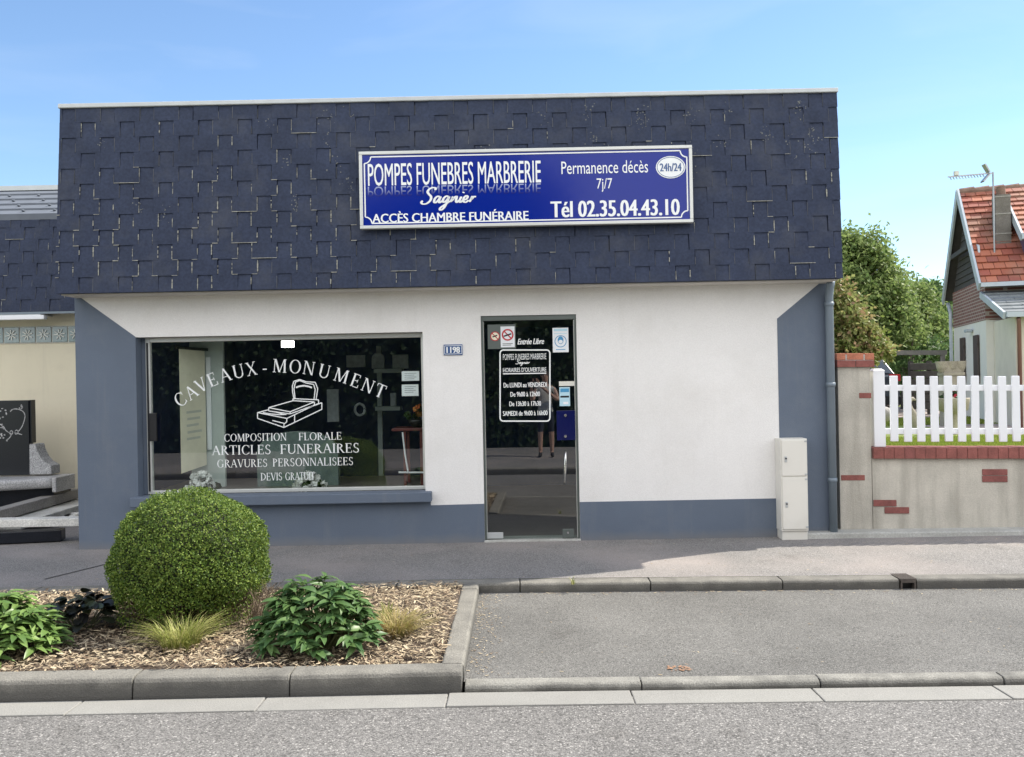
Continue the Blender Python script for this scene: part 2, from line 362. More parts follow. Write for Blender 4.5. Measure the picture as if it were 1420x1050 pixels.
sheet('bed_soil', -9, -.455, 5.19, 7.26, -.03, M['soil'], 30, 8, lambda x, y: .03*math.sin(x*2.1)*math.sin(y*1.7))

def stones(name, prof, joints, m, axis='x', at=0, gap=.006):
    """kerb stones: a (depth, height) profile run along x between the joints"""
    mb = MB()
    for a, b in zip(joints[:-1], joints[1:]):
        a += gap/2; b -= gap/2; n = len(prof); base = len(mb.v)
        dz = random.uniform(-.003, .003); dy = random.uniform(-.003, .003); near = axis == 'x' and 4 < prof[0][0] < 5.5
        for x in (a, b):
            for (y, z) in prof:
                if axis == 'x': mb.v.append((x, y+dy+(.012*max(-6, min(9, x)+2.9) if near else 0), z + dz + G(x, y)))
                else: mb.v.append((at + y + dy, x, z + dz))
        flip = axis != 'x'
        for i in range(n):
            j = (i+1) % n; q = (base+i, base+j, base+n+j, base+n+i); mb.f.append(q[::-1] if flip else q); mb.m.append(0)
        e0 = tuple(range(base, base+n)); e1 = tuple(range(base+2*n-1, base+n-1, -1))
        mb.f += [e0[::-1], e1[::-1]] if not flip else [e0, e1]; mb.m += [0, 0]
    return structure(mb.build(name, m, bevel=.006))
steps = lambda a, b, s=1.0: [a + i*s for i in range(int(round((b-a)/s))+1)]
# street gutter, low kerb of the bay, planter kerb, upper kerb, opposite kerb
stones('gutter', [(4.81,-.3),(4.81,-.112),(5.027,-.116),(5.027,-.3)], [-18.6]+steps(-17.756, 16.3, 1.02), M['gutter'])
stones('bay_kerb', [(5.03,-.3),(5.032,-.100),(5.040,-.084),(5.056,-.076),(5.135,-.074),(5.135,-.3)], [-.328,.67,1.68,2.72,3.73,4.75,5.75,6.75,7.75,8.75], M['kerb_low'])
stones('planter_kerb', [(5.03,-.3),(5.035,-.10),(5.045,-.028),(5.058,-.008),(5.085,0),(5.195,.002),(5.195,-.3)], [-9.1,-8.1,-7.1,-6.1,-5.1,-4.1,-3.15,-2.19,-1.31,-.340], M['kerb'])
stones('planter_kerb', [(0,-.3),(0,-.002),(.012,.004),(.118,.004),(.13,-.012),(.133,-.3)], [5.20,6.12,7.05,7.245], M['kerb'], axis='y', at=-.465)
stones('upper_kerb', [(7.25,-.3),(7.252,-.02),(7.26,-.006),(7.275,0),(7.40,0.002),(7.40,-.3)], [-9.94,-8.94,-7.94,-6.94,-5.94,-4.94,-3.94,-2.94,-2.0,-1.0,-.006,1.044,2.105,3.045], M['kerb'], gap=.008)
stones('upper_kerb', [(7.25,-.3),(7.252,-.02),(7.26,-.006),(7.275,0),(7.40,0.002),(7.40,-.3)], [3.175,4.2,5.27,6.27,7.27,8.27], M['kerb'], gap=.008)
stones('opposite_kerb', [(1.58,-.3),(1.58,0),(1.69,-.003),(1.71,-.02),(1.715,-.3)], steps(-20, 20), M['kerb'])

# ---------------------------------------------------------------- the shop building
xL = U(105, 500, D)[0]; xR = U(1157, 500, D)[0]
wx0 = U(190, 570, D)[0]; wx1 = U(588, 570, D)[0]; wz1 = U(390, 464, D)[1]; wz0 = U(390, 691, D)[1]
dx0 = U(669.5, 600, D)[0]; dx1 = U(802, 600, D)[0]; dz1 = U(735, 437, D)[1]; dz0 = .012
zS = 2.56                                        # soffit
zP = U(735, 697.5, D)[1]                         # top of the painted plinth
shop = thing('funeral_shop', 'single storey white and blue grey funeral shop with a slate clad mansard', 'shop', (0, D, 0))
mb = MB()
xs = [xL, wx0, wx1, dx0, dx1, xR]; zs = [-.1, dz0, wz0, wz1, dz1, zS+.1]
zs = sorted(zs)
def hole(x, z): return (wx0 < x < wx1 and wz0 < z < wz1) or (dx0 < x < dx1 and dz0 < z < dz1)
for i in range(5):
    for j in range(5):
        if not hole((xs[i]+xs[i+1])/2, (zs[j]+zs[j+1])/2):
            mb.face([(xs[i],D,zs[j]),(xs[i+1],D,zs[j]),(xs[i+1],D,zs[j+1]),(xs[i],D,zs[j+1])])
T = .26
def reveal(x0, x1, z0, z1):
    mb.face([(x0,D,z0),(x0,D,z1),(x0,D+T,z1),(x0,D+T,z0)], 1 if x0 == wx0 else 0); mb.face([(x1,D,z1),(x1,D,z0),(x1,D+T,z0),(x1,D+T,z1)])
    mb.face([(x0,D,z1),(x1,D,z1),(x1,D+T,z1),(x0,D+T,z1)]); mb.face([(x0,D,z0),(x0,D+T,z0),(x1,D+T,z0),(x1,D,z0)], 1)
reveal(wx0, wx1, wz0, wz1); reveal(dx0, dx1, dz0, dz1)
YB = D + 7.5
mb.face([(xL,D,-.1),(xL,D,zS+.1),(xL,YB,zS+.1),(xL,YB,-.1)], 1); mb.face([(xR,D,zS+.1),(xR,D,-.1),(xR,YB,-.1),(xR,YB,zS+.1)], 1)
mb.face([(xL,YB,-.1),(xL,YB,zS+.1),(xR,YB,zS+.1),(xR,YB,-.1)])
mb.build('wall', [M['white_wall'], M['grey_paint']], shop)
# painted plinth and the two painted end panels with their slanted tops (3 mm of render coat proud of the wall)
def slab(name, poly, t=.003): return MB().prism(poly, D-t, D+.002).build(name, M['grey_paint'], shop)
slab('plinth', [(wx0+.001,-.02),(dx0,-.02),(dx0,zP),(wx1+.05,zP-.005),(wx1+.05,wz0-.06),(wx0+.001,wz0-.06)])
slab('plinth', [(dx1,-.02),(U(1077,700,D)[0],-.02),(U(1077,700,D)[0],zP),(dx1,zP)])
slab('end_panel', [(xL,-.02),(wx0,-.02),(wx0,wz1+.005),(U(108,403,D)[0],zS-.002),(xL,zS-.002)])
xq = U(1077.5, 442, D)
slab('end_panel', [(xq[0]+.001,-.02),(xR,-.02),(xR,zS-.002),(U(1140,390,D)[0],zS-.002),xq])
# mansard: backing, shingles, top edge, soffit
YM0, YM1, ZM1 = 8.71, 8.84, 4.385
mxl0 = U(77, 404, YM0)[0]; mxr0 = U(1168.5, 384, YM0)[0]; mxl1 = U(84, 152, YM1)[0]; mxr1 = U(1160, 130, YM1)[0]
mb = MB()
zm0 = zS - .015
mb.hexa([(mxl0+.01,YM0+.012,zm0),(mxr0-.01,YM0+.012,zm0),(mxr0-.01,YB+.3,zm0),(mxl0+.01,YB+.3,zm0)],
        [(mxl1+.01,YM1+.012,ZM1-.01),(mxr1-.01,YM1+.012,ZM1-.01),(mxr1-.01,YB+.2,ZM1-.01),(mxl1+.01,YB+.2,ZM1-.01)], 0)
back = mb.build('mansard', [M['shingle']], shop)
MB().box(mxl0+.03, mxr0-.03, YM0+.05, D+.3, zm0-.012, zm0-.001).build('soffit', M['soffit'], shop)
mb = MB(); mb.beam((mxl1-.015, YM1-.005, ZM1+.012), (mxr1+.01, YM1-.005, ZM1+.012), .05, .045); mb.build('roof_edge', M['zinc'], shop, bevel=.008)

def shingles(x0f, x1f, P, rows, per, mats, parent, resid, seed, wide=.645, first=0.0, lich=0):
    """interlocking T shingles; P(x, v, off) -> point, v = row units from the bottom, off = distance proud of the deck"""
    rnd = random.Random(seed); mb = MB()
    def plate(xa, xb, va, vb, oa, ob, m=0, th=.004):
        ca, cb = x0f((va+vb)/2), x1f((va+vb)/2)
        xa = max(xa, ca); xb = min(xb, cb)
        if xb - xa < (.012 if m == 0 else .0008): return
        a = [P(xa,va,oa), P(xb,va,oa), P(xb,va,oa-th), P(xa,va,oa-th)]
        b = [P(xa,vb,ob), P(xb,vb,ob), P(xb,vb,ob-th), P(xa,vb,ob-th)]
        mb.hexa([a[0],a[1],a[2],a[3]], [b[0],b[1],b[2],b[3]], m)
    tw = 1 - wide; g = .002
    for r in range(rows + 1):
        off = (r % 2) * .5 + first
        k0 = int(math.floor(x0f(r)/per)) - 2; k1 = int(math.ceil(x1f(r)/per)) + 2
        for k in range(k0, k1):
            cx = (k + off) * per + rnd.uniform(-.004, .004); lift = rnd.uniform(0, .0012)
            # wide body in row r-1..r and the stem above it, tucked under the next body
            plate(cx - wide*per/2 + g, cx + wide*per/2 - g, max(0, r-1+.006), r, .0115, .0115)
            plate(cx - tw*per/2 + g, cx + tw*per/2 - g, r, min(rows, r+1.10), .0115, .0005)
            for sgn in (-1, 1):
                xe = cx + sgn*tw*per/2; wv = rnd.uniform(.0010, .0022)
                if r+1 <= rows and rnd.random() < .8: plate(xe-wv, xe+wv, r+.06, r+rnd.uniform(.5,.98), .0132, .0125, 2, .002)
            # pale lime residue along some seams
            for sgn in (-1, 1):
                p = resid(cx, r)
                if rnd.random() < p and r+1 < rows:
                    xe = cx + sgn*tw*per/2; va = r + rnd.uniform(.05,.35); vb = r + rnd.uniform(.6, .98)
                    wv = rnd.uniform(.0022, .0052)
                    v_ = va
                    while v_ < vb:
                        h_ = rnd.uniform(.06, .2); ww = wv * rnd.uniform(.5, 1.3)
                        if rnd.random() < .85: plate(xe-ww, xe+ww, v_, min(vb, v_+h_), .0165, .0150, 1, .002)
                        v_ += h_
                if rnd.random() < p * .45 and r >= 1:
                    xa = cx + sgn*tw*per/2; xb = cx + sgn*wide*per/2; va = r-1
                    if va > .05: plate(min(xa,xb), max(xa,xb), va-.005, va+rnd.uniform(.02,.045), .0185, .0175, 1, .002)
                if rnd.random() < p * .12 and r >= 1 and r-1 > .05:
                    plate(cx-wide*per/2, cx+wide*per/2, r-1-.004, r-1+.03, .0185, .0175, 1, .002)
    # specks of lichen, thickest on the upper courses at the right
    for c_ in range(int(lich)):
        x0 = x0f(6)+.3+(x1f(6)-x0f(6)-.5)*rnd.random()**.6; v0 = 4+7.6*rnd.random()**.7
        for q in range(rnd.randint(4, 16)):
            xx = x0+rnd.gauss(0,.035); vv = v0+rnd.gauss(0,.35); s_ = rnd.uniform(.002,.007)
            if .2 < vv < rows-.3: plate(xx-s_, xx+s_, vv, vv+s_*rnd.uniform(6,16), .0132, .0132, 3, .001)
    return mb.build('shingle_cladding', mats, parent)
def PM(x, v, off):
    t = v / 12.0; return (x, YM0 + (YM1-YM0)*t - off, zm0 + (ZM1 - zm0)*t)
def resid_main(x, r):
    left = max(0, min(1, (1.2 - x) / 4.0)); low = max(.12, 1 - abs(r-3.0)/8.0)
    if x > 2.2 and r < 7: return .42
    return .05 + 1.0 * left * low if x < 1.2 else .10
shingles(lambda v: mxl0+(mxl1-mxl0)*v/12, lambda v: mxr0+(mxr1-mxr0)*v/12, PM, 12, .385, [M['shingle'], M['lichen'], M['seam'], pmat('lichen_speck', (.15,.155,.15), .9, .4, 30)], shop, resid_main, 3, first=.21, lich=62)
# right hand downpipe in front of the end panel
xp = U(1152.5, 560, D-.06)[0]
mb = MB(); mb.tube([(xp, D-.06, -.0), (xp, D-.06, 2.40), (xp, D-.10, 2.50), (xp, D-.12, zS-.02)], .040, 14)
for z_ in (.55, 1.5, 2.3): mb.tube([(xp, D-.06, z_), (xp, D-.06, z_+.04)], .046, 14)
mb.build('downpipe', M['pipe'], shop, smooth=True)
# dark cable running down beside the pipe
# window sill
sl = U(180, 692, D-.10); sr = U(598, 692, D-.10)
zs1 = U(390, 686.5, D-.1)[1]
MB().box(sl[0], sr[0], D-.11, D+.12, zs1-.098, zs1).build('window_sill', M['grey_paint'], shop, bevel=.008)

# shop window: frame, glass, lock box, lettering
Yg = D + .15
win = part_empty('shop_window', ((wx0+wx1)/2, Yg, wz0), shop)
fx0 = U(203, 570, Yg-.03)[0]; fx1 = wx1 - .002; fz0 = zs1 + .003; fz1 = wz1 - .004
mb = MB()
mb.box(fx0, fx0+.045, Yg-.03, Yg+.03, fz0, fz1); mb.box(fx1-.030, fx1, Yg-.03, Yg+.03, fz0, fz1)
mb.box(fx0+.045, fx1-.030, Yg-.03, Yg+.03, fz0, fz0+.035); mb.box(fx0+.045, fx1-.030, Yg-.03, Yg+.03, fz1-.045, fz1)
mb.build('frame', M['alu'], win, bevel=.004)
MB().box(wx0+.002, fx0-.001, Yg-.02, Yg+.02, fz0, fz1).build('jamb_filler', M['grey_paint'], win)
MB().box(fx0+.012, fx0+.030, Yg-.036, Yg-.031, fz0+.03, fz1-.05).build('seal', M['black'], win)
MB().face([(fx0+.04,Yg,fz0+.03),(fx1-.025,Yg,fz0+.03),(fx1-.025,Yg,fz1-.04),(fx0+.04,Yg,fz1-.04)])
mb = MB(); mb.face([(fx0+.04,Yg,fz0+.03),(fx1-.025,Yg,fz0+.03),(fx1-.025,Yg,fz1-.04),(fx0+.04,Yg,fz1-.04)]); mb.build('pane', M['glass'], win)
lb0 = U(208, 612, Yg-.05); lb1 = U(217, 573, Yg-.05)
MB().box(lb0[0], lb1[0], Yg-.06, Yg-.031, lb0[1], lb1[1]).build('lock_box', M['black'], win, bevel=.004)
YT = Yg - .004                                   # lettering plane, on the outside of the pane

# ---------------------------------------------------------------- lettering
def text_mesh(txt, bold=0.0, shear=0.0, spacing=1.0):
    c = bpy.data.curves.new('t', 'FONT'); c.body = txt; c.offset = bold; c.shear = shear; c.space_character = spacing
    c.resolution_u = 3
    o = bpy.data.objects.new('t', c); COL.objects.link(o)
    dg = bpy.context.evaluated_depsgraph_get(); dg.update()
    me = bpy.data.meshes.new_from_object(o.evaluated_get(dg))
    V = [(v.co.x, v.co.y) for v in me.vertices]; F = [tuple(p.vertices) for p in me.polygons]
    bpy.data.objects.remove(o); bpy.data.curves.remove(c); bpy.data.meshes.remove(me)
    return V, F
def fit(V, F, x0, x1, z0, z1):
    xs_ = [v[0] for v in V]; ys_ = [v[1] for v in V]; ax, bx, ay, by = min(xs_), max(xs_), min(ys_), max(ys_)
    return [(x0+(v[0]-ax)/(bx-ax)*(x1-x0), z0+(v[1]-ay)/(by-ay)*(z1-z0)) for v in V], F
def pxbox(cx, cy, w_, h_, Y):
    x, z = U(cx, cy, Y); k = (Y - CAM.y) / FPX; return x-w_*k/2, x+w_*k/2, z-h_*k/2, z+h_*k/2
def put(VF, Y, name, m, parent, xf=None, bold=0):
    V, F = VF; mb = MB()
    for i, dx in enumerate((0,) if not bold else (0, -bold, bold)): mb.add([(v[0]+dx, Y-.0003*i, v[1]) for v in V], F)
    return mb.build(name, m, parent, xf=xf)
def text(txt, cx, cy, w_, h_, Y, m, parent, bold=0, shear=0, spacing=1, xf=None, name='lettering'):
    b_ = bold*h_*Y/FPX*.9; x0, x1, z0, z1 = pxbox(cx, cy, w_, h_, Y)
    return put(fit(*text_mesh(txt, 0, shear, spacing), x0+b_, x1-b_, z0, z1), Y, name, m, parent, xf, b_)

# stroke drawn roman capitals (cap height 1): list of polygons and advance width
def ring(cx, cy, rx, ry, a0, a1, T_, t_, n=18):
    out = []
    for i in range(n):
        a, b = R(a0+(a1-a0)*i/n), R(a0+(a1-a0)*(i+1)/n)
        q = lambda an, k: (cx+(rx-k*T_)*math.cos(an), cy+(ry-k*t_)*math.sin(an))
        out.append([q(a,0), q(b,0), q(b,1), q(a,1)])
    return out
def ln(x0, y0, x1, y1, w_): return [[(x0-w_/2,y0),(x0+w_/2,y0),(x1+w_/2,y1),(x1-w_/2,y1)]]
def bar(x0, x1, y, h_=.05): return [[(x0,y-h_/2),(x1,y-h_/2),(x1,y+h_/2),(x0,y+h_/2)]]
def srf(x, y, hw=.13): return bar(x-hw, x+hw, y+(.022 if y < .5 else -.022), .045)
def tick(x, y0, y1, w_=.045): return [[(x-w_/2,y0),(x+w_/2,y0),(x+w_/2,y1),(x-w_/2,y1)]]
TK, TN = .135, .06
def roman(ch):
    if ch == 'A': return ln(.07,0,.38,1,TN)+ln(.38,1,.72,0,TK)+bar(.19,.58,.36)+srf(.07,0,.11)+srf(.72,0,.13), .80
    if ch == 'C': return ring(.44,.5,.42,.52,48,312,TK,.05)+tick(.73,.70,.98)+tick(.73,.08,.28), .80
    if ch == 'D': return ln(.14,0,.14,1,TK)+ring(.14,.5,.64,.5,-90,90,TK,.05)+srf(.1,0,.1)+srf(.1,1,.1), .84
    if ch in 'EF':
        p = ln(.14,0,.14,1,TK)+bar(.14,.55,.975)+bar(.14,.46,.51)+tick(.55,.78,1)+tick(.46,.40,.62)+srf(.12,1,.1)+srf(.12,0,.12 if ch == 'F' else .1)
        if ch == 'E': p += bar(.14,.6,.025)+tick(.6,0,.24)
        return p, .66 if ch == 'E' else .6
    if ch == 'G': return ring(.44,.5,.42,.52,48,320,TK,.05)+tick(.73,.70,.98)+ln(.74,.06,.74,.42,TK)+bar(.6,.86,.42), .90
    if ch == 'I': return ln(.16,0,.16,1,TK)+srf(.16,0)+srf(.16,1), .32
    if ch == 'L': return ln(.14,0,.14,1,TK)+bar(.14,.58,.025)+tick(.58,0,.26)+srf(.14,1)+srf(.12,0,.1), .62
    if ch == 'M': return ln(.11,0,.14,1,TN)+ln(.17,1,.50,.02,TK)+ln(.50,.02,.83,1,TN)+ln(.89,0,.87,1,TK)+srf(.11,0,.11)+srf(.89,0)+srf(.1,1,.08)+srf(.9,1,.09), 1.02
    if ch == 'N': return ln(.11,0,.11,1,TN)+ln(.14,1,.70,.0,TK)+ln(.72,0,.72,1,TN)+srf(.11,0,.11)+srf(.1,1,.1)+srf(.72,1,.11), .84
    if ch == 'O': return ring(.45,.5,.43,.52,0,360,TK,.05,28), .90
    if ch == 'P': return ln(.14,0,.14,1,TK)+ring(.14,.735,.43,.265,-90,90,TK,.05)+srf(.14,0)+srf(.1,1,.1), .62
    if ch == 'R': return ln(.14,0,.14,1,TK)+ring(.14,.745,.43,.255,-90,90,TK,.05)+ln(.34,.49,.66,0,TK)+srf(.14,0)+srf(.1,1,.1)+srf(.68,0,.1), .76
    if ch == 'S': return ring(.29,.755,.23,.265,40,270,.10,.06)+ring(.29,.25,.26,.27,90,-140,.10,.07)+tick(.47,.76,.98)+tick(.07,.03,.26), .60
    if ch == 'T': return ln(.36,0,.36,1,TK)+bar(.02,.70,.975)+tick(.02,.76,1)+tick(.70,.76,1)+srf(.36,0), .72
    if ch == 'U': return ln(.14,.3,.14,1,TK)+ln(.70,.3,.70,1,TN)+ring(.405,.32,.335,.34,180,360,.1,.07)+srf(.14,1)+srf(.70,1,.11), .82
    if ch == 'V': return ln(.09,1,.40,0,TK)+ln(.42,0,.70,1,TN)+srf(.10,1,.13)+srf(.70,1,.11), .78
    if ch == 'X': return ln(.10,1,.66,0,TK)+ln(.64,1,.10,0,TN)+srf(.11,1,.12)+srf(.64,1,.1)+srf(.1,0,.1)+srf(.66,0,.12), .76
    if ch == '-': return bar(.08,.38,.38,.09), .46
    return [], .40
def roman_line(txt, space=.07):
    polys = []; x = 0
    for ch in txt:
        p, a = roman(ch); polys += [[(u+x, v) for u, v in q] for q in p]; x += a + space
    return polys, x - space
def ccw(q):
    a = sum(q[i][0]*q[(i+1)%len(q)][1] - q[(i+1)%len(q)][0]*q[i][1] for i in range(len(q))); return q if a > 0 else q[::-1]
def put_polys(polys, Y, name, m, parent, xf=None):
    mb = MB()
    for i, q in enumerate(polys): mb.plate(ccw(q), Y - (i % 7) * .0002, 0)
    return mb.build(name, m, parent, xf=xf)
def roman_text(txt, cx, cy, w_, h_, Y, m, parent, space=.07):
    polys, tot = roman_line(txt, space); x0, x1, z0, z1 = pxbox(cx, cy, w_, h_, Y)
    put_polys([[(x0+u/tot*(x1-x0), z0+v*(z1-z0)) for u, v in q] for q in polys], Y, 'lettering', m, parent)
def arc_text(txt, centres, h_, Y, m, parent, wk):
    k = Y / FPX; polys = []
    for i, (ch, (px, py)) in enumerate(zip(txt, centres)):
        a, b = centres[max(0,i-1)], centres[min(len(centres)-1,i+1)]
        x, z = U(px, py, Y); xa, za = U(*a, Y); xb, zb = U(*b, Y); an = math.atan2(zb-za, xb-xa)
        p, adv = roman(ch); H = h_*k
        for q in p:
            polys.append([(x+((u-adv/2)*wk*H)*math.cos(an)-((v-.5)*H)*math.sin(an), z+((u-adv/2)*wk*H)*math.sin(an)+((v-.5)*H)*math.cos(an)) for u, v in q])
    put_polys(polys, Y, 'lettering', m, parent)
# flowing brush script for the family name (unit x-height about .45, cap 1)
def spline(pts, n=7):
    P_ = [pts[0]] + list(pts) + [pts[-1]]; out = []
    for i in range(1, len(P_)-2):
        p0, p1, p2, p3 = [np.array(p, float) for p in P_[i-1:i+3]]
        for j in range(n):
            t = j/n; out.append(.5*((2*p1)+(-p0+p2)*t+(2*p0-5*p1+4*p2-p3)*t*t+(-p0+3*p1-3*p2+p3)*t**3))
    out.append(np.array(pts[-1], float)); return out
def ribbon(pts, w_):
    s = spline(pts); k = len(s); out = []; L_ = []; 
    for i in range(k):
        d = s[min(i+1,k-1)] - s[max(i-1,0)]; d /= (np.linalg.norm(d)+1e-9); nr = np.array([-d[1], d[0]])
        th = w_ * (.55 + .55*abs(d[1])) * (1 if 0 < i < k-1 else .5)
        L_.append((s[i]+nr*th/2, s[i]-nr*th/2))
    for i in range(k-1): out.append([tuple(L_[i][1]), tuple(L_[i+1][1]), tuple(L_[i+1][0]), tuple(L_[i][0])])
    return out
SCRIPT = [[(.62,.86),(.60,.97),(.46,1.0),(.30,.92),(.24,.76),(.34,.62),(.46,.48),(.46,.28),(.30,.10),(.10,.08),(.02,.18),(.08,.26)],
          [(.92,.44),(.80,.50),(.68,.38),(.66,.20),(.74,.14),(.86,.28),(.94,.46),(.90,.22),(.96,.14),(1.06,.24)],
          [(1.36,.44),(1.24,.50),(1.12,.38),(1.10,.22),(1.18,.16),(1.30,.28),(1.38,.46),(1.28,.0),(1.16,-.24),(1.04,-.28),(1.04,-.16),(1.24,.02),(1.46,.22)],
          [(1.50,.16),(1.58,.46),(1.54,.22),(1.66,.42),(1.76,.46),(1.76,.24),(1.82,.14),(1.92,.26)],
          [(2.0,.46),(1.94,.22),(2.0,.14),(2.10,.24)], [(2.06,.66),(2.08,.72)],
          [(2.10,.24),(2.26,.30),(2.32,.42),(2.24,.50),(2.14,.38),(2.14,.20),(2.26,.13),(2.40,.24)],
          [(2.46,.14),(2.56,.46),(2.54,.30),(2.64,.44),(2.74,.42)]]
def script_polys(w_):
    out = []
    for s in SCRIPT: out += ribbon(s, w_)
    return out
def script_text(cx, cy, w_, h_, Y, m, parent, xf=None, wt=.105):
    x0, x1, z0, z1 = pxbox(cx, cy, w_, h_, Y); P_ = script_polys(wt)
    P_ = [[(u + .18*v, v) for u, v in q] for q in P_]
    us = [u for q in P_ for u, v in q]; vs_ = [v for q in P_ for u, v in q]; a, b, c, d = min(us), max(us), min(vs_), max(vs_)
    put_polys([[(x0+(u-a)/(b-a)*(x1-x0), z0+(v-c)/(d-c)*(z1-z0)) for u, v in q] for q in P_], Y, 'lettering', m, parent, xf)
def stroke(pts_px, wpx, Y, xf=None):             # a printed line through photograph points, as quads on the plane
    k = Y/FPX; P_ = [U(*p, Y) for p in pts_px]; out = []
    for (xa, za), (xb, zb) in zip(P_[:-1], P_[1:]):
        dx, dz = xb-xa, zb-za; L_ = math.hypot(dx, dz)+1e-9; nx_, nz_ = -dz/L_*wpx*k/2, dx/L_*wpx*k/2
        out.append([(xa-nx_,za-nz_),(xb-nx_,zb-nz_),(xb+nx_,zb+nz_),(xa+nx_,za+nz_)])
    return out

V_ = M['vinyl']
CV = [(250,554),(265,544),(279,534),(294.5,526.5),(312,520),(330.5,515),(348.5,511.5),(367,510),(388,507.5),(409.5,508.5),(428.5,510.5),(450,515),(473.5,521),(493.5,528),(510.5,535),(527.5,542)]
arc_text('CAVEAUX', CV[:7], 18.5, YT, V_, win, 1.0); arc_text('MONUMENT', CV[8:], 18.5, YT, V_, win, 1.0); arc_text('-', CV[7:8], 18.5, YT, V_, win, 1.0)
roman_text('COMPOSITION', 354, 606.5, 87, 10.5, YT, V_, win); roman_text('FLORALE', 444, 605, 60, 10.5, YT, V_, win)
roman_text('ARTICLES', 335, 624, 82, 13, YT, V_, win); roman_text('FUNERAIRES', 443.5, 622, 110, 13, YT, V_, win)
roman_text('GRAVURES', 336, 642.5, 70, 11, YT, V_, win); roman_text('PERSONNALISEES', 434, 640.5, 112, 11, YT, V_, win)
roman_text('DEVIS', 376.5, 661, 30, 10.5, YT, V_, win, .03); roman_text('GRATUIT', 416, 660.3, 41, 10.5, YT, V_, win, .03)
# tomb drawn in white line (zoomed crop 340..460, 490..610 at 8.75 x)
Z_ = lambda pts: [(340+a/8.75, 490+b/8.75) for a, b in pts]
lines = [[(150,720),(150,790),(470,900),(930,680),(930,600),(895,610)], [(150,720),(285,685)], [(150,720),(505,790),(820,640)], [(505,790),(505,830),(470,860),(470,900)],
         [(330,815),(470,850)], [(600,750),(600,830)], [(820,640),(930,600)], [(285,660),(285,700),(545,735),(545,710)], [(285,660),(580,575),(840,590),(545,710),(285,660)],
         [(545,735),(840,630),(840,590)], [(580,575),(580,550),(890,565),(890,610),(840,630)], [(215,720),(300,735),(420,745),(500,742)], [(290,700),(380,715),(480,745)],
         [(595,560),(575,470),(572,400),(590,340),(660,318),(740,345),(850,352),(880,430),(860,560)], [(605,545),(592,430),(610,350),(660,330),(740,362),(830,378),(850,440),(835,560)]]
P_ = []
for l_ in lines: P_ += stroke(Z_(l_), 1.35, YT)
P_ += stroke(Z_([(615,415),(660,400),(715,393),(770,402),(810,418)]), 2.2, YT)
put_polys(P_, YT, 'tomb_drawing', V_, win)
# two sheets of paper taped inside the pane
for (a, b, c, d) in ((557,515,581.5,528), (557,533.5,580.5,549)):
    x0, z1 = U(a, b, Yg+.006); x1, z0 = U(c, d, Yg+.006)
    n_ = MB().box(x0, x1, Yg+.005, Yg+.007, z0, z1).build('paper_notice', M['paper'], win)
    P_ = []
    for i in range(4): P_ += stroke([(a+4, b+3+i*2.6), (c-4-(i % 2)*3, b+2.6+i*2.6)], .5, Yg+.0045)
    put_polys(P_, Yg+.0042, 'print', M['tin'], n_)
# ---------------------------------------------------------------- glass door (stands a hair ajar)
Yd = D + .05
hx = U(672, 600, Yd)[0]; TH = -.020
def XD(p):
    x, y, z = p[0]-hx, p[1]-Yd, p[2]
    return (hx + x*math.cos(TH) - y*math.sin(TH), Yd + x*math.sin(TH) + y*math.cos(TH), z)
mb = MB()
mb.box(dx0+.001, dx0+.022, Yd-.03, Yd+.05, dz0, dz1-.001); mb.box(dx1-.022, dx1-.001, Yd-.03, Yd+.05, dz0, dz1-.001); mb.box(dx0+.022, dx1-.022, Yd-.03, Yd+.05, dz1-.05, dz1-.001)
mb.build('door_frame', M['alu_dark'], shop, bevel=.003)
MB().box(dx0-.005, dx1+.005, D-.02, D+.25, -.03, dz0+.004).build('threshold', M['footing'], shop, bevel=.004)
door = part_empty('glass_door', (hx, Yd, dz0), shop)
ex0, ex1, ez0, ez1 = hx+.012, dx1-.028, dz0+.015, dz1-.056
mb = MB(); mb.box(ex0, ex1, Yd, Yd+.010, ez0, ez1)
mb = MB(); mb.face([(ex0,Yd,ez0),(ex1,Yd,ez0),(ex1,Yd,ez1),(ex0,Yd,ez1)]); mb.build('pane', M['door_glass'], door, xf=XD)
mb = MB(); mb.box(ex0-.012, ex0, Yd-.006, Yd+.012, ez0, ez1); mb.box(ex1, ex1+.006, Yd-.004, Yd+.01, ez0, ez1); mb.build('edge_rail', M['alu'], door, xf=XD)
YL = Yd - .003
def dput(name, m, a, b, c, d, y0=.002, y1=.004, bev=0, par=None):
    x0, z1 = U(a, b, Yd); x1, z0 = U(c, d, Yd)
    return MB().box(x0, x1, Yd-y1, Yd-y0, z0, z1).build(name, m, par or door, xf=XD, bevel=bev)
def disc(cx, cy, rx, ry, Y, n=28):
    x, z = U(cx, cy, Y); k = Y/FPX; return [(x+rx*k*math.cos(2*math.pi*i/n), z+ry*k*math.sin(2*math.pi*i/n)) for i in range(n)]
def oval(cx, cy, rx, ry, wpx, Y, n=30):
    pts = [(cx+rx*math.cos(2*math.pi*i/n), cy+ry*math.sin(2*math.pi*i/n)) for i in range(n+1)]; return stroke(pts, wpx, Y)
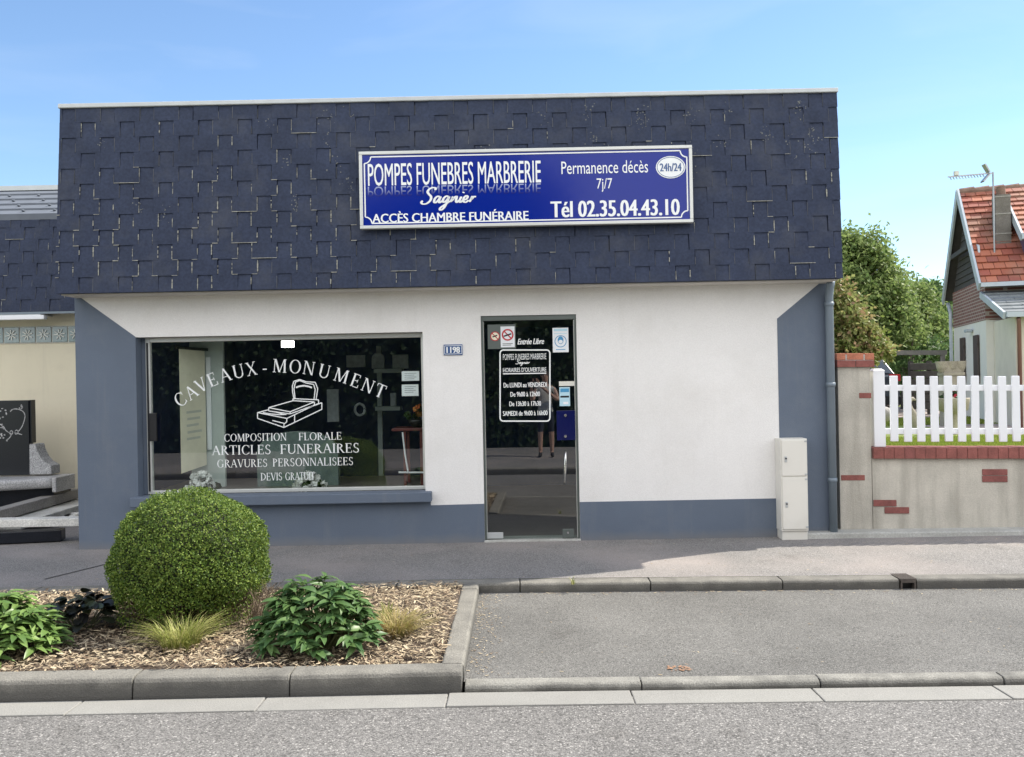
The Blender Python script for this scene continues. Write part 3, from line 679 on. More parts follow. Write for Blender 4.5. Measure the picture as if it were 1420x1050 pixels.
# no smoking notices
dput('notice_holder', M['alu_dark'], 676, 450.5, 715.5, 483.5, .0015, .003)
dput('no_smoking_notice', M['paper'], 694, 453, 714, 481.5, .0035, .0045)
put_polys(oval(704, 464.5, 7.2, 7.2, 2.0, YL)+stroke([(699,459.5),(709,469.5)], 1.6, YL), YL-.0022, 'prohibition_ring', M['sign_red'], door, XD)
put_polys(stroke([(698.5,466.5),(709,463)], 2.0, YL), YL-.0030, 'cigarette_mark', M['black'], door, XD)
put_polys(stroke([(697,477),(711,476.6)], .8, YL)+stroke([(697,479),(709,478.6)], .7, YL), YL-.0022, 'print', M['black'], door, XD)
put_polys([disc(686.5, 466.5, 6.2, 6.2, YL)], YL-.0012, 'round_notice', M['banner'], door, XD)
put_polys(oval(686.5, 466.5, 6.0, 6.0, 1.2, YL)+stroke([(682.5,462.5),(690.5,470.5)], 1.2, YL), YL-.0022, 'prohibition_ring', M['sign_red'], door, XD)
put_polys(stroke([(683,467.5),(689.5,465)], 1.6, YL), YL-.0030, 'cigarette_mark', M['black'], door, XD)
text('Entrée Libre', 736, 473.6, 37, 8.0, YL, V_, door, .035, .35, xf=XD)
# mask notice
dput('mask_notice', M['paper'], 766, 455, 788.5, 488.5, .003, .004)
put_polys(stroke([(768,458),(786.5,457.6)], 3.2, YL)+stroke([(768,463),(786,462.6)], .8, YL), YL-.0016, 'print', M['sticker_pale'], door, XD)
put_polys(oval(777.3, 473.5, 7.8, 7.8, 1.0, YL), YL-.0018, 'print', M['sticker_blue'], door, XD)
put_polys([disc(777.3, 472, 4.0, 5.4, YL)], YL-.0022, 'print', M['sticker_blue'], door, XD)
put_polys([disc(777.3, 474.0, 2.9, 2.6, YL)], YL-.0042, 'print', M['paper'], door, XD)
put_polys(stroke([(771,485),(784,484.7)], 1.0, YL), YL-.0018, 'print', M['sticker_blue'], door, XD)
# opening hours panel: rounded outline and lettering
def rrect(a, b, c, d, r_, wpx):
    pts = []
    for cx, cy, s in ((c-r_, b+r_, -90), (c-r_, d-r_, 0), (a+r_, d-r_, 90), (a+r_, b+r_, 180)):
        for i in range(6): an = R(s+90*i/5); pts.append((cx+r_*math.cos(an), cy+r_*math.sin(an)))
    return stroke(pts+[pts[0]], wpx, YL)
put_polys(rrect(693.5, 485.5, 762.5, 584, 4.5, 1.9), YL, 'hours_border', V_, door, XD)
text('POMPES FUNEBRES MARBRERIE', 727.5, 494.7, 60, 8.2, YL, V_, door, 0, xf=XD)
script_text(725, 503.2, 20, 8.5, YL, V_, door, XD, .13)
text("HORAIRES D'OUVERTURE", 727.5, 512.8, 60, 6.2, YL, V_, door, .015, xf=XD)
put_polys(stroke([(697.5,518.5),(757.5,517.6)], 1.5, YL), YL, 'underline', V_, door, XD)
for t_, cy, wd in (('Du LUNDI au VENDREDI', 533.8, 60), ('De 9h00 à 12h00', 546.6, 41), ('De 13h30 à 17h30', 559.8, 44), ('SAMEDI de 9h00 à 16h00', 573, 62)):
    text(t_, 728.3, cy, wd, 6.6, YL, V_, door, .028, xf=XD)
# stickers, blue lock guard, pull handle, floor patch and lock
dput('white_strip', M['cabinet'], 775, 529, 799, 535, .001, .003)
k_ = dput('opening_sticker', M['sticker_pale'], 775.5, 537, 790.5, 563, .002, .004)
put_polys(stroke([(777,541.5),(789,541.2)], 5, YL), YL-.0016, 'print', M['sticker_blue'], door, XD)
put_polys(stroke([(777,550.3),(789,550)], 2.6, YL), YL-.0016, 'print', M['black'], door, XD)
put_polys(stroke([(781,559),(788,558.8)], 3.4, YL), YL-.0016, 'print', M['paper'], door, XD)
dput('lock_guard', M['navy'], 771.5, 569.5, 798, 610, .002, .012, .002)
for cy in (576, 605):
    x, z = U(784, cy, Yd-.012); mb = MB(); mb.tube([(x, Yd-.011, z), (x, Yd-.03, z)], [.017, .013], 14); mb.build('bolt', M['chrome'], door, xf=XD, smooth=False)
x, z0 = U(782, 671, Yd-.05); x, z1 = U(784.5, 626, Yd-.05)
mb = MB(); mb.tube([(x, Yd-.001, z1), (x, Yd-.05, z1-.015), (x-.004, Yd-.065, z1-.07), (x-.01, Yd-.06, (z0+z1)/2-.03), (x-.016, Yd-.05, z0+.02), (x-.016, Yd-.001, z0)], [.008,.009,.011,.012,.009,.008], 10); mb.build('pull_handle', M['chrome'], door, xf=XD, smooth=True)
dput('floor_patch', M['zinc'], 674, 738.5, 698, 746.5, .001, .012, .003)
dput('floor_lock', M['alu_dark'], 780, 733, 796, 745, .001, .016, .003)
x, z = U(787.5, 738.5, Yd-.02); mb = MB(); mb.tube([(x, Yd-.015, z), (x, Yd-.022, z)], .012, 12); mb.build('lock_cylinder', M['chrome'], door, xf=XD)

# ---------------------------------------------------------------- shop interior (seen through the glass)
iy0, iy1 = D+T, D+4.6
mb = MB()
x0, x1, z0, z1 = xL+.15, 1.9, .015, 2.42
mb.face([(x0,iy0,z0),(x1,iy0,z0),(x1,iy1,z0),(x0,iy1,z0)], 1); mb.face([(x0,iy0,z1),(x0,iy1,z1),(x1,iy1,z1),(x1,iy0,z1)], 2)
mb.face([(x0,iy1,z0),(x1,iy1,z0),(x1,iy1,z1),(x0,iy1,z1)]); mb.face([(x0,iy0,z0),(x0,iy1,z0),(x0,iy1,z1),(x0,iy0,z1)]); mb.face([(x1,iy1,z0),(x1,iy0,z0),(x1,iy0,z1),(x1,iy1,z1)])
mb.build('interior', [M['int_wall'], M['int_floor'], M['int_ceil']], shop)
def ibox(name, m, a, b, c, d, Y, dep, label, cat, group=None, bev=.004):
    X0, Z1 = U(a, b, Y); X1, Z0 = U(c, d, Y)
    return tag(MB().box(X0, X1, Y, Y+dep, Z0, Z1).build(name, m, bevel=bev), label, cat, group)
# angled cream display banner and pale partition at the left of the window
Y = Yg+.16; a = U(248, 484, Y); b = U(283, 487, Y+.35); c = U(283, 645, Y+.35); d = U(250, 657, Y)
bn = thing('display_banner', 'tall cream advertising banner hanging at the left inside the shop window', 'banner', (a[0], Y, d[1]))
mb = MB(); mb.hexa([(a[0],Y,d[1]),(b[0],Y+.35,c[1]),(b[0],Y+.37,c[1]),(a[0],Y+.02,d[1])], [(a[0],Y,a[1]),(b[0],Y+.35,b[1]),(b[0],Y+.37,b[1]),(a[0],Y+.02,a[1])]); mb.build('sheet', M['banner'], bn)
mb = MB(); mb.beam((a[0]-.03,Y,a[1]+.015), (b[0]+.03,Y+.36,b[1]+.015), .03, .03); mb.build('hanging_rail', M['black'], bn)
mb = MB()
for i in range(5):
    t0, t1 = .25+.03*(i % 2), .85-.06*(i % 3); zz = d[1]+.62-.07*i
    mb.face([(a[0]+(b[0]-a[0])*t0, Y+.35*t0-.003, zz), (a[0]+(b[0]-a[0])*t1, Y+.35*t1-.003, zz+.01), (a[0]+(b[0]-a[0])*t1, Y+.35*t1-.003, zz+.035), (a[0]+(b[0]-a[0])*t0, Y+.35*t0-.003, zz+.025)])
mb.build('print', pmat('faded_print', (.55,.55,.47), .7), bn)
ibox('partition_panel', M['int_pale'], 262, 468, 313, 690, Yg+.56, .05, 'grey green partition panel standing behind the hanging cream banner', 'partition')
ibox('window_blind', M['paper'], 285, 495, 294, 624, Yg+.54, .015, 'narrow white vertical blind strip just right of the cream banner', 'blind')
# lit ceiling lamps
lm = ibox('ceiling_lamp', emat('lamp_light', (1, .98, .92), 8), 390, 473, 407, 481.5, Yg+2.2, .04, 'small bright square ceiling lamp seen high through the shop window', 'lamp')
lm = ibox('tube_lamp', emat('tube_light', (.9, .95, 1), 4.0), 741, 440.6, 791, 443.2, Yg+2.4, .05, 'long thin lit tube lamp seen at the top of the glass door', 'lamp', bev=0)
# rear shelving with plaques
sh = thing('display_shelf', 'wall shelving with two pale boards at the right inside the window', 'shelf', (U(500, 560, Yg+2.3)[0], Yg+2.3, .02))
for (a, b, c) in ((520, 558, 512), (522, 556, 564)):
    X0, Z = U(a, c, Yg+2.2); X1, _ = U(b, c, Yg+2.2); MB().box(X0, X1, Yg+2.1, Yg+2.35, Z-.05, Z).build('shelf_board', M['int_pale'], sh)
X0, Z0 = U(524, 600, Yg+2.36); X1, Z1 = U(528, 480, Yg+2.36); MB().box(X0, X1, Yg+2.36, Yg+2.42, .02, Z1).build('upright', M['int_pale'], sh)
mid = pmat('plaque_grey', (.42,.45,.46), .5, .2, 20)
def plaque(a, b, c, d, label, rnd=False, Yp=Yg+2.15):
    X0, Z1 = U(a, b, Yp); X1, Z0 = U(c, d, Yp); k = (X1-X0)/2
    po = [(X0,Z0),(X1,Z0)] + ([(X0+k+k*math.cos(R(t_)), Z1-k+k*math.sin(R(t_))) for t_ in range(0,181,20)] if rnd else [(X1,Z1),(X0,Z1)])
    return tag(MB().prism(po, Yp, Yp+.05).build('memorial_plaque', mid, bevel=.004), label, 'plaque', 'plaques on show inside the window')
plaque(480, 493, 506, 509, 'oblong grey memorial plaque with nothing below it, left of the round topped one')
plaque(515, 489, 533, 511, 'round topped grey memorial plaque on the upper shelf', True)
plaque(544, 492, 566, 511, 'oblong grey memorial plaque at the right end of the upper shelf')
plaque(541, 545, 549, 563, 'slim upright grey memorial plaque on the lower shelf')
plaque(453, 540, 470, 585, 'tall dark memorial plaque above the reflected bush in the window', False, Yg+1.9)
# wreath ring
x, z = U(499, 568, Yg+1.8); mb = MB(); mb.tube([(x+.06*math.cos(t_*math.pi/8), Yg+1.8, z+.07*math.sin(t_*math.pi/8)) for t_ in range(17)], .016, 8); tag(mb.build('ring_ornament', mid, smooth=True), 'small pale ring shaped ornament hanging in the dark middle of the window', 'ornament')
# red side table with flower arrangement
tx0, tz = U(544, 594, Yg+.35); tx1, _ = U(592, 596, Yg+.35)
tb = thing('side_table', 'red topped side table at the right end of the shop window', 'table', ((tx0+tx1)/2, Yg+.5, .015))
MB().box(tx0, tx1, Yg+.3, Yg+.7, tz-.03, tz).build('table_top', M['red'], tb, bevel=.006)
for X_ in (tx0+.13, tx1-.06):
    for Y_ in (Yg+.34, Yg+.66): MB().box(X_-.015, X_+.015, Y_-.015, Y_+.015, .015, tz-.03).build('leg', M['red'], tb)
fa = thing('flower_arrangement', 'dark flower arrangement with orange blooms on the red side table', 'flowers', ((tx0+tx1)/2+.05, Yg+.48, tz))
cx_ = (tx0+tx1)/2+.07
mb = MB(); mb.lathe([(.05,0),(.09,.05),(.10,.08),(.09,.085)], (cx_, Yg+.48, tz)); mb.build('pot', M['black'], fa, smooth=True)
def blooms(cx, cy, cz, rx, rz, n, size, mat_, parent, name='bloom', ry=None):
    mb = MB()
    for i in range(n):
        a_, u_ = random.uniform(0, 2*math.pi), random.uniform(.1, 1); e = random.uniform(.0, 1.4)
        c = (cx+rx*math.cos(a_)*math.cos(e)*u_**.5, cy+(ry or rx)*math.sin(a_)*math.cos(e), cz+rz*math.sin(e))
        for k in range(9):
            d = Vector((random.gauss(0,1), random.gauss(0,1), random.gauss(.3,1))).normalized(); s_ = d.cross(Vector((random.gauss(0,1), random.gauss(0,1), random.gauss(0,1)))).normalized(); q = d.cross(s_)
            p = Vector(c) + d*size*.5
            mb.face([p-s_*size*.5-q*size*.5, p+s_*size*.5-q*size*.5, p+s_*size*.5+q*size*.5+d*size*.2, p-s_*size*.5+q*size*.5+d*size*.2])
    return mb.build(name, mat_, parent)
blooms(cx_, Yg+.48, tz+.09, .15, .12, 16, .045, M['leafdark'], fa, 'leaves'); blooms(cx_+.02, Yg+.44, tz+.10, .10, .11, 4, .05, M['orange'], fa)
# two white bouquets low in the window
for px_, n_, wd, lab in ((283, 15, .20, 'low white flower bouquet standing below the cream banner'), (430, 12, .19, 'low white flower bouquet in the middle of the window bottom')):
    X_, Z_b = U(px_, 683, Yg+.2); bq = thing('bouquet', lab, 'flowers', (X_, Yg+.2, Z_b), 'white bouquets in the shop window')
    mb = MB(); mb.lathe([(.06,-.18),(.10,0),(.09,.0)], (X_, Yg+.2, Z_b)); mb.build('pot', M['black'], bq, smooth=True)
    blooms(X_, Yg+.2, Z_b, wd, .11, 26, .05, M['leafdark'], bq, 'leaves', .08); blooms(X_, Yg+.15, Z_b+.03, wd, .17, n_*2, .045, M['petal'], bq, 'bloom', .05)
# grey green rounded stele on show and a chrome flower stand
X0, Z0 = U(357, 690, Yg+.5); X1, Z1 = U(468, 597, Yg+.5); k = (X1-X0)/2
po = [(X0,.02),(X1,.02)] + [(X0+k+k*math.cos(R(t_)), (Z1-.22)+.22*math.sin(R(t_))) for t_ in range(0,181,10)]
tag(MB().prism(po, Yg+.5, Yg+.6).build('display_stele', pmat('stele_grey', (.13,.17,.16), .25, .2, 12), bevel=.006), 'low round topped grey green stele on show behind the white lettering', 'stele')
X_, Z_s = U(562, 655, Yg+.24); st = thing('flower_stand', 'thin white metal stand in front of the red side table', 'stand', (X_, Yg+.24, Z_s-.02))
mb = MB(); mb.tube([(X_-.02, Yg+.24, Z_s+.42), (X_, Yg+.24, Z_s+.2), (X_+.03, Yg+.24, Z_s)], .009, 8); mb.build('pole', M['pvc'], st)
mb = MB(); mb.tube([(X_-.07, Yg+.24, Z_s), (X_+.24, Yg+.26, Z_s-.01)], .010, 8); mb.build('foot', M['pvc'], st)
ibox('display_plinth', M['int_floor'], 205, 684, 588, 700, Yg+.1, 1.3, 'low display plinth running along the bottom of the shop window', 'plinth')

# ---------------------------------------------------------------- sign on the mansard
Ys = 8.645
sg = thing('shop_sign', 'wide blue enamel shop sign with white writing on the slate mansard', 'sign', (*[U(729, 314, Ys)[0]], Ys, U(729, 314, Ys)[1]))
bx0, bz1 = U(497.5, 212, Ys); bx1, bz0 = U(961.5, 308, Ys)
bz1 = (U(497, 211.5, Ys)[1]+U(961, 200.5, Ys)[1])/2; bz0 = (U(500, 318.5, Ys)[1]+U(962, 308, Ys)[1])/2
MB().box(bx0+.012, bx1-.012, Ys, Ys+.05, bz0+.012, bz1-.012).build('panel', M['sign_blue'], sg)
fw = .032; mb = MB()
mb.box(bx0, bx1, Ys-.012, Ys+.06, bz1-fw, bz1); mb.box(bx0, bx1, Ys-.012, Ys+.06, bz0, bz0+fw); mb.box(bx0, bx0+fw, Ys-.012, Ys+.06, bz0+fw, bz1-fw); mb.box(bx1-fw, bx1, Ys-.012, Ys+.06, bz0+fw, bz1-fw)
mb.build('frame', M['alu'], sg, bevel=.005)
for X_ in (bx0+.5, bx1-.5):
    for Z_h in (bz0+.15, bz1-.15): MB().box(X_-.02, X_+.02, Ys+.05, 8.84, Z_h-.02, Z_h+.02).build('bracket', M['zinc'], sg)
YS = Ys - .003; m_ = .062; c_ = .062             # white line with scooped corners
pts = []
for (cx, cz, s) in ((bx0+m_, bz1-m_, 270), (bx1-m_, bz1-m_, 180), (bx1-m_, bz0+m_, 90), (bx0+m_, bz0+m_, 0)):
    seq = [(cx+c_*math.cos(R(s+90*i/6)), cz+c_*math.sin(R(s+90*i/6))) for i in range(7)]
    # walk clockwise starting at the left side of the top left corner
    pts += seq if s in (270,) else seq
pts = []
for (cx, cz, a0, a1) in ((bx0+m_-.01, bz1-m_+.01, -90, 0), (bx1-m_+.01, bz1-m_+.01, 180, 270), (bx1-m_+.01, bz0+m_-.01, 90, 180), (bx0+m_-.01, bz0+m_-.01, 0, 90)):
    for i in range(7): an = R(a0+(a1-a0)*i/6); pts.append((cx+c_*math.cos(an), cz+c_*math.sin(an)))
pts.append(pts[0]); q_ = []
for (xa, za), (xb, zb) in zip(pts[:-1], pts[1:]):
    L_ = math.hypot(xb-xa, zb-za)+1e-9; nx_, nz_ = -(zb-za)/L_*.006, (xb-xa)/L_*.006; q_.append([(xa-nx_,za-nz_),(xb-nx_,zb-nz_),(xb+nx_,zb+nz_),(xa+nx_,za+nz_)])
put_polys(q_, YS, 'border_line', V_, sg)
text('POMPES FUNEBRES MARBRERIE', 630, 240.3, 240, 31, YS, V_, sg, .006)
# the printed mirror fading below the title
m, n, l, p, o = base_mat('mirror_print'); tc = n.new('ShaderNodeTexCoord'); sx = n.new('ShaderNodeSeparateXYZ'); l.new(tc.outputs['Generated'], sx.inputs[0])
r_ = ramp(n, [(.1, (.006,.016,.21)), (1, (.35,.40,.62))]); l.new(sx.outputs[2], r_.inputs[0]); l.new(r_.outputs[0], p.inputs['Base Color']); p.inputs['Roughness'].default_value = .15
V0, F0 = text_mesh('POMPES FUNEBRES MARBRERIE')
Vm, Fm = fit([(a, -b) for a, b in V0], [f[::-1] for f in F0], *pxbox(630, 263.5, 240, 14, YS))
put((Vm, Fm), YS-.0003, 'mirrored_lettering', m, sg)
script_text(621.5, 275.5, 78, 33, YS-.001, V_, sg, None, .115)
text('ACCÈS CHAMBRE FUNÉRAIRE', 624.5, 299.3, 217, 15.5, YS, V_, sg, .03)
text('Permanence décès', 838.5, 231.8, 120, 17.5, YS, V_, sg, 0)
text('7j/7', 838.3, 256.7, 21.5, 19, YS, V_, sg, 0)
text('Tél 02.35.04.43.10', 853, 288.8, 179, 22.5, YS, V_, sg, .04)
put_polys([disc(930, 232, 20.5, 15.5, YS)], YS-.0004, 'oval_badge', V_, sg)
put_polys(oval(930, 232, 18.8, 13.9, .8, YS), YS-.0012, 'badge_line', M['num_blue'], sg)
text('24h/24', 930, 232, 30, 11, YS-.0025, M['num_blue'], sg, .03)

# house number plate
Yn = D - .012
x0, z1 = U(615, 478, Yn); x1, z0 = U(641.5, 492.3, Yn)
hn = thing('house_number_plate', 'small blue enamel plate reading 1198 between window and door', 'number plate', ((x0+x1)/2, Yn, z0))
MB().box(x0, x1, Yn, Yn+.010, z0, z1).build('plate', M['num_blue'], hn, bevel=.003)
put_polys(stroke([(616.5,479.8),(640.2,479.3),(640.4,490.6),(616.7,491.2),(616.5,479.8)], .7, Yn-.002), Yn-.002, 'border_line', V_, hn)
text('1198', 628.5, 485.3, 19, 8.5, Yn-.003, V_, hn, .06)

# meter cabinet
Yc = D - .19
x0, z1 = U(1082, 609, Yc); x1, _ = U(1119.5, 609, Yc); _, zm = U(1100, 661, Yc); zb = .085
cab = thing('meter_cabinet', 'narrow cream two door meter cabinet standing against the grey wall', 'cabinet', ((x0+x1)/2, Yc, G((x0+x1)/2, Yc)))
MB().box(x0, x1, Yc+.012, D-.004, zb, z1).build('case', M['cabinet'], cab, bevel=.004)
MB().box(x0+.012, x1-.004, Yc+.03, D-.004, -.03, zb).build('base', M['cabinet'], cab, bevel=.004)
for (a, b, kz) in ((zm+.006, z1-.012, U(1090, 637, Yc)[1]), (zb+.02, zm-.008, U(1090, 700, Yc)[1])):
    dr = MB().box(x0+.012, x1-.010, Yc, Yc+.0118, a, b).build('cabinet_door', M['cabinet'], cab, bevel=.004)
    X_ = x0+.05; MB().box(X_-.012, X_+.012, Yc-.006, Yc+.001, kz-.028, kz+.028).build('lock_plate', M['zinc'], dr, bevel=.003)
    mb = MB(); mb.tube([(X_, Yc-.005, kz+.008), (X_, Yc-.014, kz+.008)], .008, 10); mb.build('lock', M['black'], dr)
    for e in (.04, .96):
        zz = a+(b-a)*e; MB().box(x1-.03, x1-.006, Yc-.004, Yc+.001, zz-.008, zz+.008).build('hinge', M['zinc'], dr)
# ---------------------------------------------------------------- storm drain set into the upper kerb
gx = 3.11; gz = G(gx, 7.3)
dn = thing('storm_drain', 'iron storm drain inlet set into the kerb of the parking bay', 'drain', (gx, 7.3, gz-.1))
mb = MB(); mb.box(gx-.06, gx+.06, 7.30, 7.42, gz-.22, gz-.012); mb.build('inlet', M['black'], dn)
iron = pmat('rusty_iron', (.085,.07,.06), .8, .25, 30, bump=.4)
mb = MB()
for i in range(7): mb.box(gx-.065+i*.0195, gx-.065+i*.0195+.011, 7.25, 7.44, gz-.014, gz+.004)
mb.box(gx-.06, gx+.06, 7.245, 7.262, gz-.03, gz+.002); mb.box(gx-.06, gx+.06, 7.43, 7.447, gz-.02, gz+.002)
mb.build('grate', iron, dn)
for sx_ in (-1, 1):
    X_ = gx+sx_*.054; MB().box(X_-.006, X_+.006, 7.246, 7.30, gz-.10, gz-.016).build('side_bar', iron, dn)
# rusty survey mark painted on the bay
rx_, ry_ = GP(942, 926, -.085); mk = pmat('rust_mark', (.30,.17,.10), .9, .4, 60)
mb = MB()
for i in range(46):
    qx, qy, qs = rx_+random.uniform(-.07,.07), ry_+random.gauss(0,.025), random.uniform(.004,.011)
    mb.face([(qx+qs*math.cos(t_)*random.uniform(.7,1.4), qy+qs*math.sin(t_), -.0757+G(rx_)+.00004*i) for t_ in (0,1,2,3,4.2,5.2)])
structure(mb.build('road_mark', mk))
# dark construction joint across the pavement in front of the left end panel
a = GP(205, 768, .004); b = GP(62, 803, .004); mb = MB(); d_ = Vector((b[0]-a[0], b[1]-a[1], 0)).normalized().cross(Vector((0,0,1)))*.012
mb.face([(a[0]-d_.x,a[1]-d_.y,.004),(b[0]-d_.x,b[1]-d_.y,.004),(b[0]+d_.x,b[1]+d_.y,.004),(a[0]+d_.x,a[1]+d_.y,.004)]); structure(mb.build('pavement_joint', pmat('tar', (.05,.048,.045), .8)))

# ---------------------------------------------------------------- leaves
def leafset(P, A, N, L, W, fold=.25, droop=0.0, prof=((0,.08),(.3,.9),(.65,.85),(1,.0))):
    """one leaf per row: base P, axis A, normal N, length L, width W"""
    k = len(P); A = A/np.linalg.norm(A,axis=1,keepdims=True); S = np.cross(A, N); S /= np.linalg.norm(S,axis=1,keepdims=True)+1e-9; N2 = np.cross(S, A)
    vs_ = []
    for t_, wv in prof:
        c = P + A*(L*t_)[:,None] - N2*(L*droop*t_*t_)[:,None]
        e = S*(W*.5*wv)[:,None]; up = N2*(W*.5*wv*fold)[:,None]
        vs_ += [c-e+up, c, c+e+up]
    V = np.stack(vs_, 1).reshape(-1, 3); m_ = len(prof)*3; F = []
    for i in range(len(prof)-1):
        a = i*3; F += [(a,a+1,a+4,a+3),(a+1,a+2,a+5,a+4)]
    F = (np.arange(k)[:,None,None]*m_ + np.array(F)[None]).reshape(-1, 4)
    return V, F
def quadleaf(P, A, N, L, W):
    A = A/np.linalg.norm(A,axis=1,keepdims=True); S = np.cross(A, N); S /= np.linalg.norm(S,axis=1,keepdims=True)+1e-9
    V = np.stack([P, P+A*(L*.45)[:,None]+S*(W*.5)[:,None], P+A*L[:,None]-N*(L*.12)[:,None], P+A*(L*.45)[:,None]-S*(W*.5)[:,None]], 1).reshape(-1,3)
    return V, (np.arange(len(P))*4)[:,None]+np.arange(4)[None]
def rnd_unit(k): v = np.random.normal(size=(k,3)); return v/np.linalg.norm(v,axis=1,keepdims=True)
def mesh_np(name, V, F, m, parent=None, origin=None, smooth=False):
    mb = MB(); mb.arr(V, F); return mb.build(name, m, parent, origin=origin, smooth=smooth)

# clipped box ball
M['box_leaf'] = island_mat('box_leaf', [(.045,.085,.015), (.10,.17,.028), (.17,.25,.042), (.27,.34,.07)], .55, .22, .3)
M['twig'] = pmat('dry_twig', (.16,.115,.075), .9, .3, 40)
bx_, by_ = GP(263, 856, 0); by_ = 6.3; bx_ = U(263, 800, by_)[0]
ball = thing('box_bush', 'large clipped box ball beside the shop window sill', 'bush', (bx_, by_, 0))
n = 62000; d = rnd_unit(n); zc = .43
lump = 1 + .045*np.sin(d[:,0]*7+1)*np.sin(d[:,1]*6)+.03*np.sin(d[:,2]*9+d[:,0]*5) + .02*np.sin(d[:,0]*23)*np.sin(d[:,2]*21+d[:,1]*17)
rad = np.where(d[:,2] < 0, .525, .525)[:,None]*lump[:,None]*np.random.uniform(.90,1.0,size=(n,1))
hz = np.sqrt(np.maximum(1e-6, 1-d[:,2]**2)); sq = np.where(d[:,2] < 0, hz**-.74, hz**-.12)[:,None]; sq = np.minimum(sq, 5)
P = d*rad*np.concatenate([sq,sq,np.full((n,1),.88)],1)+np.array([bx_,by_,zc])
keep = (P[:,2] > .02) & ~((P[:,2] < .17+.05*np.sin(d[:,0]*9)) & (np.random.rand(n) < .70)); P, d = P[keep], d[keep]; k = len(P)
A = d*.7 + rnd_unit(k)*.9 + np.array([0,0,.25]); Nn = d + rnd_unit(k)*.7
V, F = quadleaf(P, A, Nn/np.linalg.norm(Nn,axis=1,keepdims=True), np.random.uniform(.012,.022,k), np.random.uniform(.008,.014,k)); mesh_np('foliage', V, F, M['box_leaf'], ball)
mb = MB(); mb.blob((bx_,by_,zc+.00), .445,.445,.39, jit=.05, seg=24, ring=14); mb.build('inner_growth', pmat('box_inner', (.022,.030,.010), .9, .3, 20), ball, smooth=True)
mb = MB()
for i in range(420):
    a_ = random.uniform(0, 2*math.pi); r0 = random.uniform(.02,.25); r1 = random.uniform(.32,.53); z1 = random.uniform(.05,.26)
    p0 = Vector((bx_+r0*math.cos(a_), by_+r0*math.sin(a_), -.02)); a2 = a_+random.uniform(-.5,.5); p1 = Vector((bx_+r1*math.cos(a2), by_+r1*math.sin(a2), z1))
    mb.tube([p0, (p0+p1)/2+Vector((0,0,random.uniform(-.03,.03))), p1], [.004,.003,.0015], 4, caps=False)
mb.build('stems', M['twig'], ball)
# loose dry twigs poking out at the right of the ball
mb = MB()
for i in range(70):
    x_ = bx_+.49+random.uniform(-.06,.08); y_ = by_-.1+random.uniform(-.15,.15); l_ = random.uniform(.12,.28)
    mb.tube([(x_,y_,-.01),(x_+random.uniform(-.03,.07),y_+random.uniform(-.05,.05),l_*.6),(x_+random.uniform(-.04,.14),y_+random.uniform(-.06,.06),l_)], [.003,.002,.001], 4, caps=False)
tag(mb.build('dry_shoots', M['twig']), 'thin dry twigs sprouting at the right foot of the box ball', 'twigs')

# peonies
M['peony'] = island_mat('peony_leaf', [(.05,.115,.035), (.09,.17,.052), (.15,.245,.08)], .42, .25, .45)
M['peony_pale'] = island_mat('peony_leaf_pale', [(.09,.165,.045), (.15,.25,.065), (.24,.35,.10)], .38, .25, .5)
M['stem'] = pmat('plant_stem', (.12,.13,.05), .7, .2)
def peony(cx, cy, rx, h, nst, label, m, seed, size=1.0):
    rng = np.random.RandomState(seed); t = thing('peony_plant', label, 'plant', (cx, cy, -.02), 'leafy peonies in the planting bed')
    Ps, As, Ns, Ls, Ws = [], [], [], [], []; mb = MB()
    for i in range(nst):
        an = rng.uniform(0, 2*math.pi); u = math.sqrt(rng.uniform(0.02,1)); rr = rx*u*.88
        zt = h*(1-.80*u**2.2)*rng.uniform(.62,1.0); tip = np.array([cx+rr*math.cos(an), cy+rr*math.sin(an)*.8, zt]); b = np.array([cx+rr*.25*math.cos(an), cy+rr*.25*math.sin(an), -.02])
        mid_ = (tip+b)/2+np.array([0,0,.05]); mb.tube([tuple(b),tuple(mid_),tuple(tip)], [.005,.004,.003], 5, caps=False)
        out = np.array([math.cos(an)*u, math.sin(an)*u, .25]); nl = rng.randint(6,10)
        for j in range(nl):
            a2 = 2*math.pi*j/nl+rng.uniform(-.3,.3); d_ = np.array([math.cos(a2), math.sin(a2), rng.uniform(-.25,.55)])+out*.7
            nn = np.array([0,0,1.0])+out*.5+rng.normal(size=3)*.18
            Ps.append(tip+np.array([0,0,rng.uniform(-.06,.01)])); As.append(d_); Ns.append(nn/np.linalg.norm(nn)); Ls.append(rng.uniform(.075,.13)*size); Ws.append(rng.uniform(.031,.047)*size)
    V, F = leafset(np.array(Ps), np.array(As), np.array(Ns), np.array(Ls), np.array(Ws), .34, .42, ((0,.10),(.2,.62),(.45,1),(.72,.74),(1,.02)))
    mesh_np('leaves', V, F, m, t, smooth=True); mb.build('stems', M['stem'], t)
px_, _ = U(441, 850, 5.62)
peony(px_, 5.62, .43, .46, 135, 'broad dark green leafy peony right of the clipped box ball', M['peony'], 4)
px_, _ = U(-2, 860, 5.62)
peony(px_, 5.62, .40, .385, 120, 'bright green leafy peony at the left end of the planting bed', M['peony_pale'], 9, 1.05)
